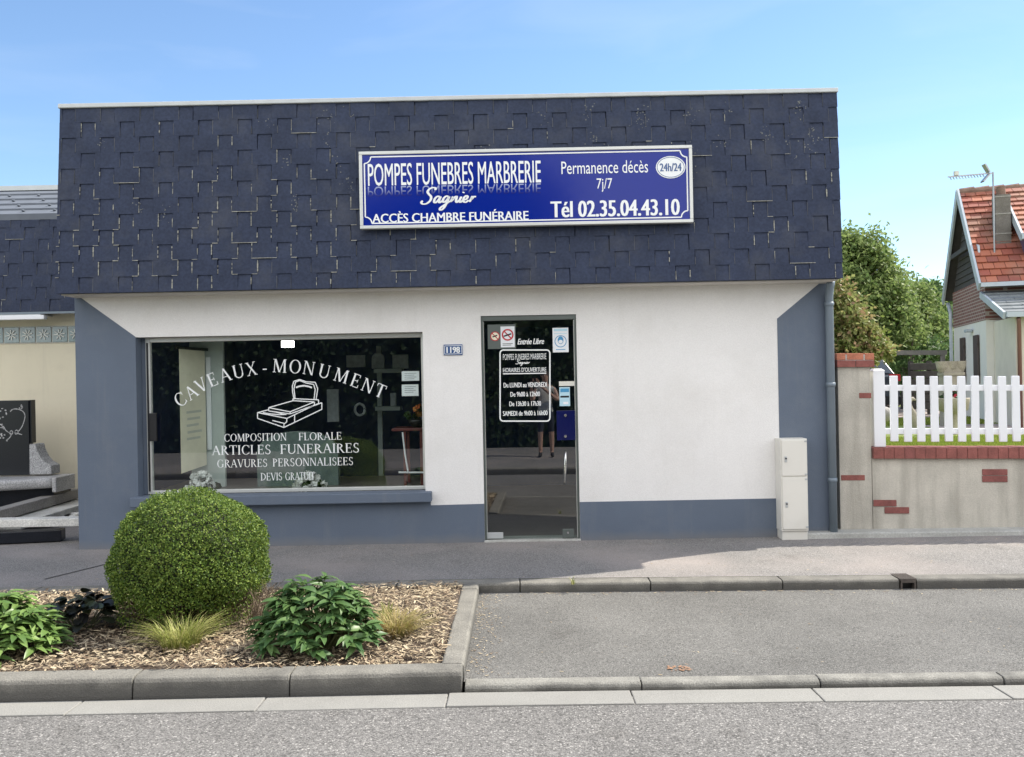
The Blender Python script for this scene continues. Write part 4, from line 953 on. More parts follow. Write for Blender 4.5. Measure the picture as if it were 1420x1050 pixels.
# dark leaved plant
M['heuchera'] = island_mat('dark_leaves', [(.012,.012,.012), (.022,.026,.018), (.045,.06,.025)], .35, .05, .5)
cx, cy = U(112, 845, 6.15)[0], 6.15; t = thing('dark_leaf_plant', 'small plant with nearly black leaves between bright peony and box ball', 'plant', (cx, cy, -.02))
k = 95; an = np.random.uniform(0, 2*math.pi, k); u = np.sqrt(np.random.uniform(0,1,k)); P = np.stack([cx+.20*u*np.cos(an), cy+.16*u*np.sin(an), .03+.21*(1-.7*u**2)*np.random.uniform(.5,1,k)],1)
A = np.stack([np.cos(an), np.sin(an), np.random.uniform(-.2,.5,k)],1)+rnd_unit(k)*.3; Nn = np.array([[0,0,1.]])+rnd_unit(k)*.45
V, F = leafset(P, A, Nn/np.linalg.norm(Nn,axis=1,keepdims=True), np.random.uniform(.07,.11,k), np.random.uniform(.06,.09,k), .2, .3, ((0,.3),(.25,.9),(.6,1),(.9,.6),(1,.1))); mesh_np('leaves', V, F, M['heuchera'], t, smooth=True)
mb = MB()
for i in range(0, k, 3): mb.tube([(cx+(P[i,0]-cx)*.3, cy+(P[i,1]-cy)*.3, -.02), tuple(P[i])], .003, 4, caps=False)
mb.build('stems', M['stem'], t)
# grass tufts
def tuft(name, cx, cy, rad, h, n, m, label, seed, cat='grass tuft', group=None, lean=1.0):
    rng = np.random.RandomState(seed); V = []; F = []
    for i in range(n):
        an = rng.uniform(0, 2*math.pi); r0 = rad*.35*math.sqrt(rng.uniform()); b = np.array([cx+r0*math.cos(an), cy+r0*math.sin(an), -.02]); an += rng.normal()*.8
        L_ = h*rng.uniform(.55,1.15); out = np.array([math.cos(an), math.sin(an), 0])*rng.uniform(.25,1.0)*rad*lean; sd_ = np.array([-math.sin(an), math.cos(an), 0])*rng.uniform(.0022,.0055); q = len(V)
        for j, t_ in enumerate((0,.35,.7,1)):
            p = b+out*t_**1.5+np.array([0,0,L_*(t_-.38*t_**2.4)]); V += [p-sd_*(1-.85*t_), p+sd_*(1-.85*t_)]
        F += [(q+2*j, q+2*j+1, q+2*j+3, q+2*j+2) for j in range(3)]
    mb = MB(); mb.add(V, F); return tag(mb.build(name, m, origin=(cx,cy,-.02)), label, cat, group)
M['blade_green'] = island_mat('grass_blade', [(.20,.25,.05), (.36,.38,.11), (.52,.48,.22)], .6, .3)
M['blade_dry'] = island_mat('dry_blade', [(.34,.27,.11), (.46,.36,.17), (.30,.30,.08)], .7, .25)
tuft('grass_tuft', U(250, 870, 5.68)[0], 5.68, .30, .27, 420, M['blade_green'], 'yellow green grass tuft below the box ball', 2)
tuft('grass_tuft', U(548, 850, 5.85)[0], 5.85, .27, .22, 460, M['blade_dry'], 'straw coloured dry grass tuft right of the dark green peony', 3)
tuft('grass_tuft', U(537, 835, 6.05)[0], 6.05, .10, .26, 70, M['blade_green'], 'small upright green grass tuft behind the dry straw coloured tuft', 5, lean=.6)
tuft('weed', .42, 7.235, .05, .10, 14, M['blade_green'], 'tiny green weed growing at the foot of the kerb in the bay', 6, 'weed')
# bark and straw mulch
M['mulch'] = island_mat('mulch_chip', [(.13,.09,.06), (.30,.22,.145), (.46,.37,.245), (.62,.52,.36), (.36,.28,.19)], .9, .0, .2)
k = 27000; x = np.random.uniform(-4.6, -.47, k); y = np.random.uniform(5.2, 7.24, k); z = .0+.03*np.sin(x*2.1)*np.sin(y*1.7)+np.random.uniform(-.012,.022,k)
an = np.random.uniform(0, 2*math.pi, k); A = np.stack([np.cos(an), np.sin(an), np.random.normal(0,.22,k)],1); Nn = np.array([[0,0,1.]])+rnd_unit(k)*.45
L_ = np.random.uniform(.014,.060,k); W_ = np.where(np.random.rand(k) < .72, np.random.uniform(.002,.006,k), np.random.uniform(.007,.016,k))
V, F = leafset(np.stack([x,y,z],1), A, Nn/np.linalg.norm(Nn,axis=1,keepdims=True), L_, W_, .15, .1, ((0,.75),(.5,1),(1,.6)))
o = mesh_np('mulch', V, F, M['mulch']); o['kind'] = 'stuff'; o['label'] = 'straw and bark mulch covering the planting bed'
# crumbs of mulch and grit that fell on the bay along the divider kerb and on the pavement
k = 240; x = -.322+np.abs(np.random.normal(0,.10,k)); y = np.random.uniform(5.2,7.2,k); z = np.full(k, -.076)
an = np.random.uniform(0, 2*math.pi, k); A = np.stack([np.cos(an), np.sin(an), np.zeros(k)],1); Nn = np.array([[0,0,1.]])+rnd_unit(k)*.15
V, F = leafset(np.stack([x,y,z],1), A, Nn, np.random.uniform(.006,.024,k), np.random.uniform(.003,.008,k), .1, 0, ((0,.7),(.5,1),(1,.6)))
k2 = 90; x = np.random.uniform(-.2,5.5,k2); y = np.random.uniform(5.2,7.2,k2); A2 = np.stack([np.random.normal(size=k2), np.random.normal(size=k2), np.zeros(k2)],1)
V2, F2 = leafset(np.stack([x,y,-.0765-.0086*np.maximum(0,x+.3)],1), A2, np.array([[0,0,1.]])+rnd_unit(k2)*.2, np.random.uniform(.006,.03,k2), np.random.uniform(.003,.008,k2), .1, 0, ((0,.7),(.5,1),(1,.6)))
k4 = 170; x = np.random.uniform(-.3,5.6,k4); y = 7.235-np.abs(np.random.normal(0,.05,k4)); A4 = np.stack([np.random.normal(size=k4), np.random.normal(size=k4)*.4, np.zeros(k4)],1)
V4, F4 = leafset(np.stack([x,y,-.0765-.0086*np.maximum(0,x+.3)],1), A4, np.array([[0,0,1.]])+rnd_unit(k4)*.2, np.random.uniform(.008,.035,k4), np.random.uniform(.003,.009,k4), .1, 0, ((0,.7),(.5,1),(1,.6)))
k5 = 150; x = np.random.uniform(-4,5,k5); y = np.random.uniform(7.45,8.98,k5); A5 = np.stack([np.random.normal(size=k5), np.random.normal(size=k5), np.zeros(k5)],1)
V5, F5 = leafset(np.stack([x,y,.003-.0086*np.maximum(0,x+.3)*np.clip((D-y)/(D-7.4),0,1)],1), A5, np.array([[0,0,1.]])+rnd_unit(k5)*.2, np.random.uniform(.006,.028,k5), np.random.uniform(.004,.010,k5), .1, 0, ((0,.7),(.5,1),(1,.6)))
mb = MB(); mb.arr(V, F); mb.arr(V2, F2); mb.arr(V4, F4); mb.arr(V5, F5); o = mb.build('leaf_litter', M['mulch']); o['kind'] = 'stuff'; o['label'] = 'scattered dry litter along the edge of the parking bay'

# ---------------------------------------------------------------- boundary wall and pillar on the right
YW = D + .06
SL = .019
def FS(p): return (p[0], p[1], p[2] - SL*max(0, p[0]-3.3)*1.0)
def FZ(px, py, Y=YW):                            # photograph point -> x and height before the fall of the street is put on
    x, z = U(px, py, Y); return x, z + SL*max(0, x-3.3)
wl = thing('garden_wall', 'rendered low garden wall with red brick coping beside the shop', 'wall', (5.5, YW, 0))
wx, _ = FZ(1210, 650); zc0 = FZ(1300, 636)[1]; zc1 = FZ(1300, 620.5)[1]
MB().box(wx, 14, YW+.01, YW+.22, -.12, zc0).build('render', M['wall_render'], wl, xf=FS)
mb = MB(); x = wx-.002; i = 0
mats = [M['brick'], M['brick_c'], M['brick']]
while x < 13.9:
    wd = .105+random.uniform(-.003,.003); mb.box(x+.003, x+wd-.003, YW-.035+random.uniform(-.002,.002), YW+.25, zc0+.001, zc1+random.uniform(-.002,.002), random.choice((0,0,0,1))); x += wd
mb.build('brick_coping', mats, wl, xf=FS, bevel=.004)
MB().box(wx, 13.9, YW-.028, YW+.24, zc0+.003, zc1-.006).build('coping_mortar', pmat('red_mortar', (.22,.10,.085), .95, .1), wl, xf=FS)
def inset(a, b, c, d, par, m=None):
    X0, Z1 = FZ(a, b); X1, Z0 = FZ(c, d); MB().box(X0, X1, YW-.002+.01-.008, YW+.05, Z0, Z1).build('inset_brick', m or M['brick'], par, xf=FS, bevel=.003)
for r_ in ((1211.5,693.5,1243.5,702.3),(1227,703.5,1261,712.3),(1362.5,650.8,1397.5,659.2),(1362.5,660,1397.5,668.6)): inset(*r_, wl, M['brick_c'])
pil = thing('gate_pillar', 'tall rendered pillar with a two course brick cap beside the shop downpipe', 'pillar', ((FZ(1187, 700)[0]), YW, 0))
pa, pb = FZ(1165.5, 700)[0], FZ(1210, 700)[0]-.001; zt = FZ(1187, 509.5)[1]
MB().box(pa, pb, YW-.004+.008, YW+.36, -.12, zt).build('render', M['wall_render'], pil, xf=FS)
ca, cb = FZ(1159, 500)[0], FZ(1211.5, 500)[0]; za, zb_ = FZ(1187, 499.3)[1], FZ(1187, 490)[1]
mb = MB(); n_ = 2
for i in range(n_): a = ca+(cb-ca)*i/n_; mb.box(a+.003, a+(cb-ca)/n_-.003, YW-.03, YW+.40, zt+.002, za-.004)
mb.build('brick_cap', M['brick'], pil, xf=FS, bevel=.004)
mb = MB()
for i, (u0, u1, dy) in enumerate(((.0,.24,.0),(.27,.72,.003),(.75,1,.0))): mb.box(ca+(cb-ca)*u0+.003, ca+(cb-ca)*u1, YW-.02+dy, YW+.38, za, zb_)
mb.build('brick_cap', M['brick_b'], pil, xf=FS, bevel=.005)
MB().box(ca+.012, cb-.012, YW-.015, YW+.37, zt+.001, zb_-.012).build('mortar', M['mortar'], pil, xf=FS)
for r_ in ((1191.5,545,1208.5,552.3),(1166.5,659,1199.5,666.3)): inset(*r_, pil)
MB().box(wx-1.0+.15, 14, D-.14, YW+.3, -.12, .055).build('footing', M['footing'], wl, bevel=.012, xf=lambda p: (p[0], p[1], p[2]-.006*max(0, p[0]-3.3)))

# white picket fence standing on the coping
YF = YW + .10
pf = thing('picket_fence', 'white picket fence on the brick coping of the garden wall', 'fence', (5, YF, zc1))
X0, ZT = FZ(1207.5, 513, YF); X1, _ = FZ(1223.5, 513, YF)
mb = MB(); w_ = X1-X0; mb.box(X0, X1, YF-w_/2, YF+w_/2, zc1+.001, ZT-.012); mb.hexa([(X0-.004,YF-w_/2-.004,ZT-.012),(X1+.004,YF-w_/2-.004,ZT-.012),(X1+.004,YF+w_/2+.004,ZT-.012),(X0-.004,YF+w_/2+.004,ZT-.012)], [(X0+.02,YF-w_/2+.02,ZT+.012),(X1-.02,YF-w_/2+.02,ZT+.012),(X1-.02,YF+w_/2-.02,ZT+.012),(X0+.02,YF+w_/2-.02,ZT+.012)])
mb.build('post', M['pvc'], pf, xf=FS, bevel=.005)
zp0, zp1 = FZ(1311, 612, YF)[1], FZ(1311, 521.5, YF)[1]; c0 = FZ(1236.6, 560, YF)[0]; sp = (FZ(1405, 560, YF)[0]-c0)/9
for i in range(20):
    X_ = c0+sp*i
    X_ += random.uniform(-.003,.003); q1, q2 = random.uniform(-.004,.004), random.uniform(-.003,.003)
    mb = MB(); mb.box(X_-.039, X_+.039, YF-.062, YF-.036, zp0+q1, zp1+q1); mb.v = [(a+q2*(c-zp0)/(zp1-zp0)*1.5, b, c) for a, b, c in mb.v]; mb.build('picket', M['pvc'], pf, xf=FS, bevel=.006)
for (a, b) in ((534, 542), (594, 602)):
    Za, Zb = FZ(1311, b, YF)[1], FZ(1311, a, YF)[1]; MB().box(X1-.01, c0+sp*19.6, YF-.035, YF+.03, Za, Zb).build('rail', M['pvc'], pf, xf=FS, bevel=.004)
pv = MB().box(c0+sp*19.6, c0+sp*19.6+w_, YF-w_/2, YF+w_/2, zc1, ZT).build('post', M['pvc'], pf, xf=FS, bevel=.005)

# ---------------------------------------------------------------- left neighbour
YN = 12.1; YM = 11.8
nb = thing('neighbour_building', 'cream building with slate mansard and glass blocks left of the funeral shop', 'building', (-7, YN, 0))
mb = MB(); mb.box(-13, -4.55, YN, YN+6, -.1, 2.72); mb.build('wall', M['cream'], nb)
zn0 = U(40, 432.5, YM)[1]; zn1 = U(40, 299, YM+.18)[1]
MB().hexa([(-13,YM+.012,zn0),(-4.2,YM+.012,zn0),(-4.2,YN+6,zn0),(-13,YN+6,zn0)], [(-13,YM+.19,zn1),(-4.2,YM+.19,zn1),(-4.2,YN+6,zn1),(-13,YN+6,zn1)]).build('mansard', M['shingle'], nb)
def PN(x, v, off): t = v/8.0; return (x, YM+.18*t-off, zn0+(zn1-zn0)*t)
shingles(lambda v: -8.6, lambda v: -4.2, PN, 8, .385, [M['shingle'], M['lichen'], M['seam']], nb, lambda x, r: .28 if r < 6 else .03, 8, first=.3)
z2 = U(40, 265, YM+1.5)[1]; mb = MB()
for i in range(5):
    t0, t1 = i/5, (i+1)/5; y0_, y1_ = YM+.16+1.3*t0, YM+.16+1.3*t1; za_, zb2 = zn1+(z2-zn1)*t0, zn1+(z2-zn1)*t1
    mb.hexa([(-13,y0_,za_-.06),(-4.2,y0_,za_-.06),(-4.2,y1_,zb2-.06),(-13,y1_,zb2-.06)], [(-13,y0_,za_+.022),(-4.2,y0_,za_+.022),(-4.2,y1_+.02,zb2+.002),(-13,y1_+.02,zb2+.012)])
mb.build('metal_roof', M['tin'], nb)
for i in range(4):
    for j in range(7):
        mb = MB(); x_ = -4.5-.42*j-.2*(i % 2); t_ = (i+.55)/5; y_ = YM+.16+1.3*t_; zz = zn1+(z2-zn1)*t_+.012; mb.blob((x_, y_, zz+.012), .022, .03, .016, seg=8, ring=5); mb.build('roof_fixing', M['tin'], nb)
mb = MB(); mb.beam((-13,YM+1.48,z2+.03),(-4.2,YM+1.48,z2+.03),.12,.07); mb.build('ridge_cap', M['zinc'], nb)
MB().box(-13, -4.2, YM-.01, YM+.03, zn0-.03, zn0-.002).build('eave_trim', M['pipe'], nb)
zg0 = U(50, 475, YN-.02)[1]; zg1 = U(50, 453.5, YN-.02)[1]; gs = .2165; x0 = U(5.0, 464, YN-.02)[0]
gm = pmat('glass_block', (.20,.27,.27), .12, .1, 20, spec=.8); gmb = pmat('glass_block_relief', (.55,.56,.50), .1, .2, 30, spec=.9)
MB().box(x0-1.6, -4.56, YN-.012, YN+.01, zg0-.012, zg1+.012).build('block_mortar', pmat('block_mortar', (.62,.60,.52), .9), nb)
for i in range(-7, 9):
    X_ = x0+gs*i
    if X_+.19 > -4.6: break
    bk = MB().box(X_+.008, X_+gs-.008, YN-.024, YN-.013, zg0, zg1).build('glass_block', gm, nb, bevel=.004)
    mb = MB(); cx_, cz_ = X_+gs/2, (zg0+zg1)/2
    for q in range(8):
        an = q*math.pi/4+.2+random.uniform(-.12,.12); mb.beam((cx_+.015*math.cos(an), YN-.026, cz_+.015*math.sin(an)), (cx_+.075*math.cos(an), YN-.026, cz_+.07*math.sin(an)), .012, .022, up=(0,-1,0))
    mb.build('relief', gmb, bk)
X1_, Z1_ = U(63, 437, YN-.3); _, Z0_ = U(30, 443.5, YN-.3)
lf = thing('strip_light', 'long unlit white strip light under the neighbouring slate mansard', 'lamp', (-6.5, YN-.3, Z0_))
MB().box(-8.2, X1_, YN-.34, YN-.25, Z0_, Z1_).build('housing', M['pvc'], lf, bevel=.006)
MB().box(-8.1, X1_-.05, YN-.33, YN-.02, Z1_, Z1_+.012).build('mount', M['zinc'], lf)

# tomb display in the left yard
YG = 11.3
st = thing('black_headstone', 'polished black headstone with engraved wreath in the left yard', 'headstone', (U(10, 658, YG)[0], YG, U(10, 658, YG)[1]))
X1, Z1 = U(39.5, 555, YG); _, Z0 = U(40, 659, YG); MB().box(X1-.95, X1, YG, YG+.10, Z0, Z1).build('slab', M['granite_black'], st, bevel=.006)
_, Zq = U(44, 614, YG+.06); Xq = U(44, 600, YG+.04)[0]; MB().box(X1+.001, Xq+.01, YG+.02, YG+.12, Zq, Z1+.002).build('edge_strip', M['granite_black'], st)
Zs = lambda pts: [(a*.2286, 520+b*.2286) for a, b in pts]
eng = [[(62,222),(80,208),(110,208),(140,222),(152,248),(145,285),(130,320),(110,345)], [(20,310),(35,335),(55,350),(70,355)], [(60,345),(72,338),(78,352),(66,362),(58,350)], [(92,340),(104,334),(110,352),(96,360),(90,345)],
       [(70,362),(58,382),(38,398),(48,400)], [(100,352),(118,358),(134,362)], [(5,300),(14,310),(22,330)]]
P_ = []
for e in eng:
    s_ = spline(Zs(e), 4); P_ += stroke([tuple(q) for q in s_], 1.25, YG-.002)
for i in range(34):
    a, b = random.uniform(-40, 42), random.uniform(200, 330); cxp, cyp = Zs([(a, b)])[0]
    if a > 18 and b > 240: continue
    P_.append(disc(cxp, cyp, random.uniform(.8,1.9), random.uniform(.7,1.6), YG-.002, 6))
for i in range(6): cxp, cyp = Zs([(random.uniform(114,138), random.uniform(180,205))])[0]; P_.append(disc(cxp, cyp, 1.2, 1.1, YG-.002, 6))
for i in range(8): cxp, cyp = Zs([(random.uniform(-10,30), random.uniform(355,385))])[0]; P_.append(disc(cxp, cyp, 1.5, 1.2, YG-.002, 6))
put_polys(P_, YG-.003, 'engraved_wreath', M['granite_rough'], st)
# hammered granite shoulder piece
pts = [U(*q, YG) for q in ((40.3,616),(49,616),(51,624),(56,634),(62,641),(71,646),(71.5,658),(40.3,658.5))]
tag(MB().prism(pts, YG+.0, YG+.22).build('granite_shoulder', M['granite_rough'], bevel=.01), 'rough pale grey granite shoulder stone right of the black headstone', 'stone')
# grey tomb slab with rounded front edge, on a base
sb = thing('tomb_slab', 'grey granite tomb slab with a rounded front edge under the black headstone', 'tomb', (U(10, 700, YG-.4)[0], YG-.4, U(10, 690, YG-.4)[1]))
Xr, Zt = U(71, 659.5, YG-.02)
Xf, Zf = U(70, 667, YG-.30)
yF0, yF1 = YG-.35, YG+.3; Zt = U(40, 660, YG)[1]-.004
mb = MB(); prof = [(Xr, 0)]
# front edge runs obliquely: nearer on the left
A0 = Vector((Xf, YG-.25, 0)); B0 = Vector((Xf-2.4, YG-1.35, 0))
def slabpoly(off, z0, z1, shrink=0):
    return [(B0.x, B0.y+off, z0),(A0.x-shrink, A0.y+off, z0),(A0.x-shrink, YG+.3, z0),(B0.x, YG+.3, z0)], [(B0.x, B0.y+off, z1),(A0.x-shrink, A0.y+off, z1),(A0.x-shrink, YG+.3, z1),(B0.x, YG+.3, z1)]
mb.hexa(*slabpoly(0, Zt-.13, Zt)); mb.build('top_slab', M['granite_grey'], sb, bevel=.05, segs=4)
MB().box(A0.x+.004, U(79.5, 670, YG-.25)[0], YG-.28, YG+.2, U(75, 683, YG-.28)[1], Zt+.004).build('end_block', M['granite_grey'], sb, bevel=.012)
mb = MB(); mb.hexa(*slabpoly(.12, .02, Zt-.131, .05)); mb.build('base', M['granite_black'], sb)
# stone beams and planks piled in front
def plank(p, q, wd, h, m, label, name='stone_beam'):
    mb = MB(); mb.beam(p, q, wd, h); return tag(mb.build(name, m, bevel=.008), label, 'beam', 'stone beams piled in the left yard')
def gp3(px, py, z): x, y = GP(px, py, z); return (x, y, z)
plank(gp3(103, 684, .24), gp3(-40, 724, .24), .16, .12, M['granite_mid'], 'dull brown grey stone beam lying just below the tomb slab')
plank(gp3(122, 692, .13), gp3(-6, 731, .13), .55, .07, M['granite_pale'], 'pale stone beam lying slantwise between two darker beams')
plank(gp3(135, 701, .06), gp3(45, 724, .06), .12, .10, M['granite_mid'], 'short dark stone beam showing its side under the slanting pale beam')
plank(gp3(128, 722.5, .215), gp3(-120, 727, .215), .17, .085, M['granite_pale'], 'pale flat stone plank lying straight across the front of the pile')
plank(gp3(88, 741, .07), gp3(-60, 748, .07), .16, .12, M['granite_black'], 'black stone beam lying on the ground under the straight pale plank')
mb = MB()
for i in range(22):
    x_, y_ = GP(random.uniform(62,108), random.uniform(706,722), .08); s_ = random.uniform(.03,.07); mb.blob((x_, y_, .05+random.uniform(0,.05)), s_, s_*.8, s_*.5, jit=.25, seg=7, ring=5)
o = mb.build('stone_rubble', M['granite_pale']); o['kind'] = 'stuff'; o['label'] = 'small stone rubble between the beams in the left yard'
# ---------------------------------------------------------------- house on the right
ZY = .33
g_ = Vector((1.4, 4.8, 0)).normalized(); r_v = Vector((4.8, -1.4, 0)).normalized(); H0 = Vector((11.31, 22, 0))
def hp(a, b, z): p = H0 + r_v*a + g_*b; return (p.x, p.y, z - (.09 if z > 2 else 0))      # a along the ridge, b across the gable (0 front eave .. 5 rear eave)
GW = 5.0; ZE, ZR = 3.80, 6.51; zr_at = lambda b: ZE + (ZR-ZE)*(1-abs(b-GW/2)/(GW/2))
hs = thing('brick_gabled_house', 'white house with steep orange tiled roof and brown shutters', 'house', (*hp(4, 2.5, ZY)[:2], ZY))
def hbox(mb, a0, a1, b0, b1, z0, z1, m=0): mb.hexa([hp(a0,b0,z0),hp(a1,b0,z0),hp(a1,b1,z0),hp(a0,b1,z0)], [hp(a0,b0,z1),hp(a1,b0,z1),hp(a1,b1,z1),hp(a0,b1,z1)], m); return mb
hw_white = pmat('house_render', (.74,.73,.68), .9, .05, 1.2, dirt=(.5,.48,.42), damt=.3)
hbox(MB(), .20, 10, .40, GW-.30, ZY-.2, 2.95).build('wall', hw_white, hs)
# brick upper wall with courses
m, n, l, p, o = base_mat('house_brick'); tc = n.new('ShaderNodeNewGeometry'); sp_ = n.new('ShaderNodeSeparateXYZ'); l.new(tc.outputs['Position'], sp_.inputs[0])
cm = n.new('ShaderNodeCombineXYZ'); l.new(sp_.outputs[1], cm.inputs[0]); l.new(sp_.outputs[2], cm.inputs[1])
br = n.new('ShaderNodeTexBrick'); l.new(cm.outputs[0], br.inputs[0]); br.inputs['Scale'].default_value = 1; br.inputs['Brick Width'].default_value = .23; br.inputs['Row Height'].default_value = .085; br.inputs['Mortar Size'].default_value = .014
br.inputs['Color1'].default_value = (.16,.065,.055,1); br.inputs['Color2'].default_value = (.23,.10,.085,1); br.inputs['Mortar'].default_value = (.36,.31,.28,1); l.new(br.outputs[0], p.inputs['Base Color']); p.inputs['Roughness'].default_value = .9
hbrick = m
mb = hbox(MB(), .19, 10, .39, GW-.29, 2.951, 3.98); mb.build('brick_wall', hbrick, hs)
mb = MB(); wd_ = pmat('dark_boards', (.055,.05,.048), .8, .2, 6)
# boarded gable triangle, with board ledges
for i in range(14):
    z0 = 3.98+(ZR-.25-3.98)*i/14; z1 = 3.98+(ZR-.25-3.98)*(i+1)/14; hwid = (GW/2-.3)*(1-(i+.6)/14.6)
    mb.hexa([hp(.20,GW/2-hwid,z0),hp(.33,GW/2-hwid,z0),hp(.33,GW/2+hwid,z0),hp(.20,GW/2+hwid,z0)], [hp(.225,GW/2-hwid,z1-.005),hp(.33,GW/2-hwid,z1-.005),hp(.33,GW/2+hwid,z1-.005),hp(.225,GW/2+hwid,z1-.005)])
mb.build('gable_boards', wd_, hs)
# roof tiles on both slopes
tile_m = island_mat('roof_tile', [(.27,.085,.055), (.37,.125,.075), (.44,.17,.105), (.32,.10,.07), (.24,.09,.07)], .75, 0, .3, patch=(.30,.17,.12), pscale=1.4)
def tiles(mb, a0, a1, b_at, z_at, rows, wdt, nrm, clip=None):
    n_ = int((a1-a0)/wdt)
    for r in range(rows):
        t0, t1 = r/rows, (r+1.12)/rows
        for i in range(n_+1):
            x0 = a0+i*wdt+(wdt/2 if r % 2 else 0)-wdt/2; x1 = x0+wdt-.012; x0 = max(a0, x0); x1 = min(a1, x1)
            if x1-x0 < .04 or (clip and clip((x0+x1)/2, (t0+t1)/2)): continue
            lo = .055+random.uniform(0,.012); hi = .012; q = []
            for (x_, t_, off) in ((x0,t0,lo+.015),(x1,t0,lo+.015),(x1,t1,hi+.015),(x0,t1,hi+.015)):
                P_ = Vector(hp(x_, b_at(t_), z_at(t_))) + nrm*off; q.append(P_)
            dn_ = nrm*-.03; mb.hexa([v+dn_ for v in q], q)
nf = (Vector((0,0,1))*(GW/2) - g_*(ZR-ZE)).normalized(); nr_ = (Vector((0,0,1))*(GW/2) + g_*(ZR-ZE)).normalized()
deck = MB(); hexd = lambda b0,z0,b1,z1,nn: deck.hexa([tuple(Vector(hp(a_,b_,z_))+nn*-.04) for a_,b_,z_ in ((0,b0,z0),(10.5,b0,z0),(10.5,b1,z1),(0,b1,z1))], [tuple(Vector(hp(0,b0,z0))+nn*.02),tuple(Vector(hp(10.5,b0,z0))+nn*.02),tuple(Vector(hp(10.5,b1,z1))+nn*.02),tuple(Vector(hp(0,b1,z1))+nn*.02)])
hexd(0, ZE, GW/2, ZR, nf); hexd(GW, ZE, GW/2, ZR, nr_)
roof = deck.build('roof', wd_, hs)
mb = MB(); tiles(mb, .03, 10.4, lambda t: GW/2*t, lambda t: ZE+(ZR-ZE)*t, 15, .25, nf); mb.build('front_tiles', tile_m, roof)
mb = MB(); tiles(mb, .03, 4.6, lambda t: GW-GW/2*t, lambda t: ZE+(ZR-ZE)*t, 15, .25, nr_); mb.build('rear_tiles', tile_m, roof)
mb = MB(); rt = pmat('ridge_tile', (.20,.13,.10), .9, .3, 5)
for i in range(28): mb.tube([hp(.36*i, GW/2, ZR+.01), hp(.36*i+.39, GW/2, ZR+.03)], [.10,.115], 10)
mb.build('ridge_tiles', rt, roof)
bg_ = pmat('bargeboard_paint', (.42,.47,.52), .6, .08)
for (b0, z0) in ((-.06, ZE-.06), (GW+.06, ZE-.06)):
    mb = MB(); mb.beam(hp(-.02,b0,z0), hp(-.02,GW/2,ZR+.02), .05, .24); mb.build('bargeboard', bg_, hs)
mb = MB(); mb.beam(hp(-.0,-.1,ZE-.02), hp(10.4,-.1,ZE-.02), .13, .10); mb.build('gutter', bg_, hs)
mb = MB(); mb.beam(hp(.02,GW/2-1.15,4.9), hp(.02,GW/2+1.15,4.9), .10, .12); mb.build('collar_beam', wd_, hs)
mb = MB(); mb.hexa([hp(.12,.5,3.99),hp(.17,.5,3.99),hp(.17,.95,3.99),hp(.12,.95,3.99)], [hp(.12,.8,4.85),hp(.17,.8,4.85),hp(.17,.97,4.9),hp(.12,.97,4.9)]); mb.build('gable_trim', bg_, hs)
# brown shutters on the gable wall
brown = pmat('brown_shutter', (.075,.055,.05), .7, .15)
for b0 in (1.15, 2.95):
    sh_ = hbox(MB(), .14, .18, b0, b0+.55, ZY+.95, 2.62).build('shutter', brown, hs, bevel=.01)
    for zz in (ZY+1.15, 2.35): hbox(MB(), .12, .135, b0-.06, b0+.10, zz, zz+.06).build('hinge', brown, sh_)
    hbox(MB(), .08, .192, b0-.1, b0+.65, ZY+.83, ZY+.90).build('window_sill', M['granite_pale'], hs)
mb = MB(); mb.tube([hp(.13, GW-.25, ZY), hp(.13, GW-.25, 3.4), hp(.1, GW-.02, 3.7)], .05, 8); mb.build('downpipe', bg_, hs, smooth=True)
hbox(MB(), .02, .18, 1.9, 2.2, 2.72, 2.80).build('wall_lamp', bg_, hs, bevel=.02)
# slate roofed lean-to on the front
slate2 = pmat('house_slate', (.17,.19,.20), .5, .25, 4)
a0, a1 = .12, 7; b0 = -2.0
hbox(MB(), a0+.25, a1, b0+.25, .388, ZY-.2, 2.90).build('porch_wall', pmat('porch_render', (.68,.63,.53), .9, .06), hs)
mb = MB()
for r in range(7):
    t0, t1 = r/7, (r+1.1)/7; zz = lambda t: 2.95+(3.62-2.95)*t; bb = lambda t: b0+(.38-b0)*min(1,t)
    for i in range(12):
        x0 = a0+.5*i-(.25 if r % 2 else 0); x0 = max(a0, x0); x1 = a0+.5*(i+1)-(.25 if r % 2 else 0)-.01
        off = random.uniform(0,.012); mb.hexa([hp(x0,bb(t0),zz(t0)+.02),hp(x1,bb(t0),zz(t0)+.02),hp(x1,bb(t1),zz(t1)),hp(x0,bb(t1),zz(t1))], [hp(x0,bb(t0),zz(t0)+.05+off),hp(x1,bb(t0),zz(t0)+.05+off),hp(x1,bb(t1),zz(t1)+.02),hp(x0,bb(t1),zz(t1)+.02)])
mb.build('porch_roof', slate2, hs)
mb = MB(); mb.beam(hp(a0-.03,b0-.02,2.92), hp(a0-.03,.38,3.58), .05, .16); mb.build('porch_bargeboard', bg_, hs)
mb = MB(); mb.beam(hp(a0,b0-.08,2.93), hp(a1,b0-.08,2.93), .12, .11); mb.build('porch_gutter', bg_, hs)
mb = MB(); mb.tube([hp(a0+.3, b0+.16, ZY), hp(a0+.3, b0+.16, 2.65), hp(a0+.25, b0-.03, 2.85)], .045, 8); mb.build('copper_downpipe', pmat('copper_pipe', (.20,.10,.08), .5, .1), hs, smooth=True)
# chimney on the front slope
ch_m = pmat('chimney_render', (.17,.155,.14), .95, .2, 4, bump=.5, fine=.2)
ca_, cb_ = .58, 1.0; bcn = .95
ch = hbox(MB(), ca_, ca_+.34, bcn, bcn+.4, 4.5, 6.12).build('chimney', ch_m, roof)
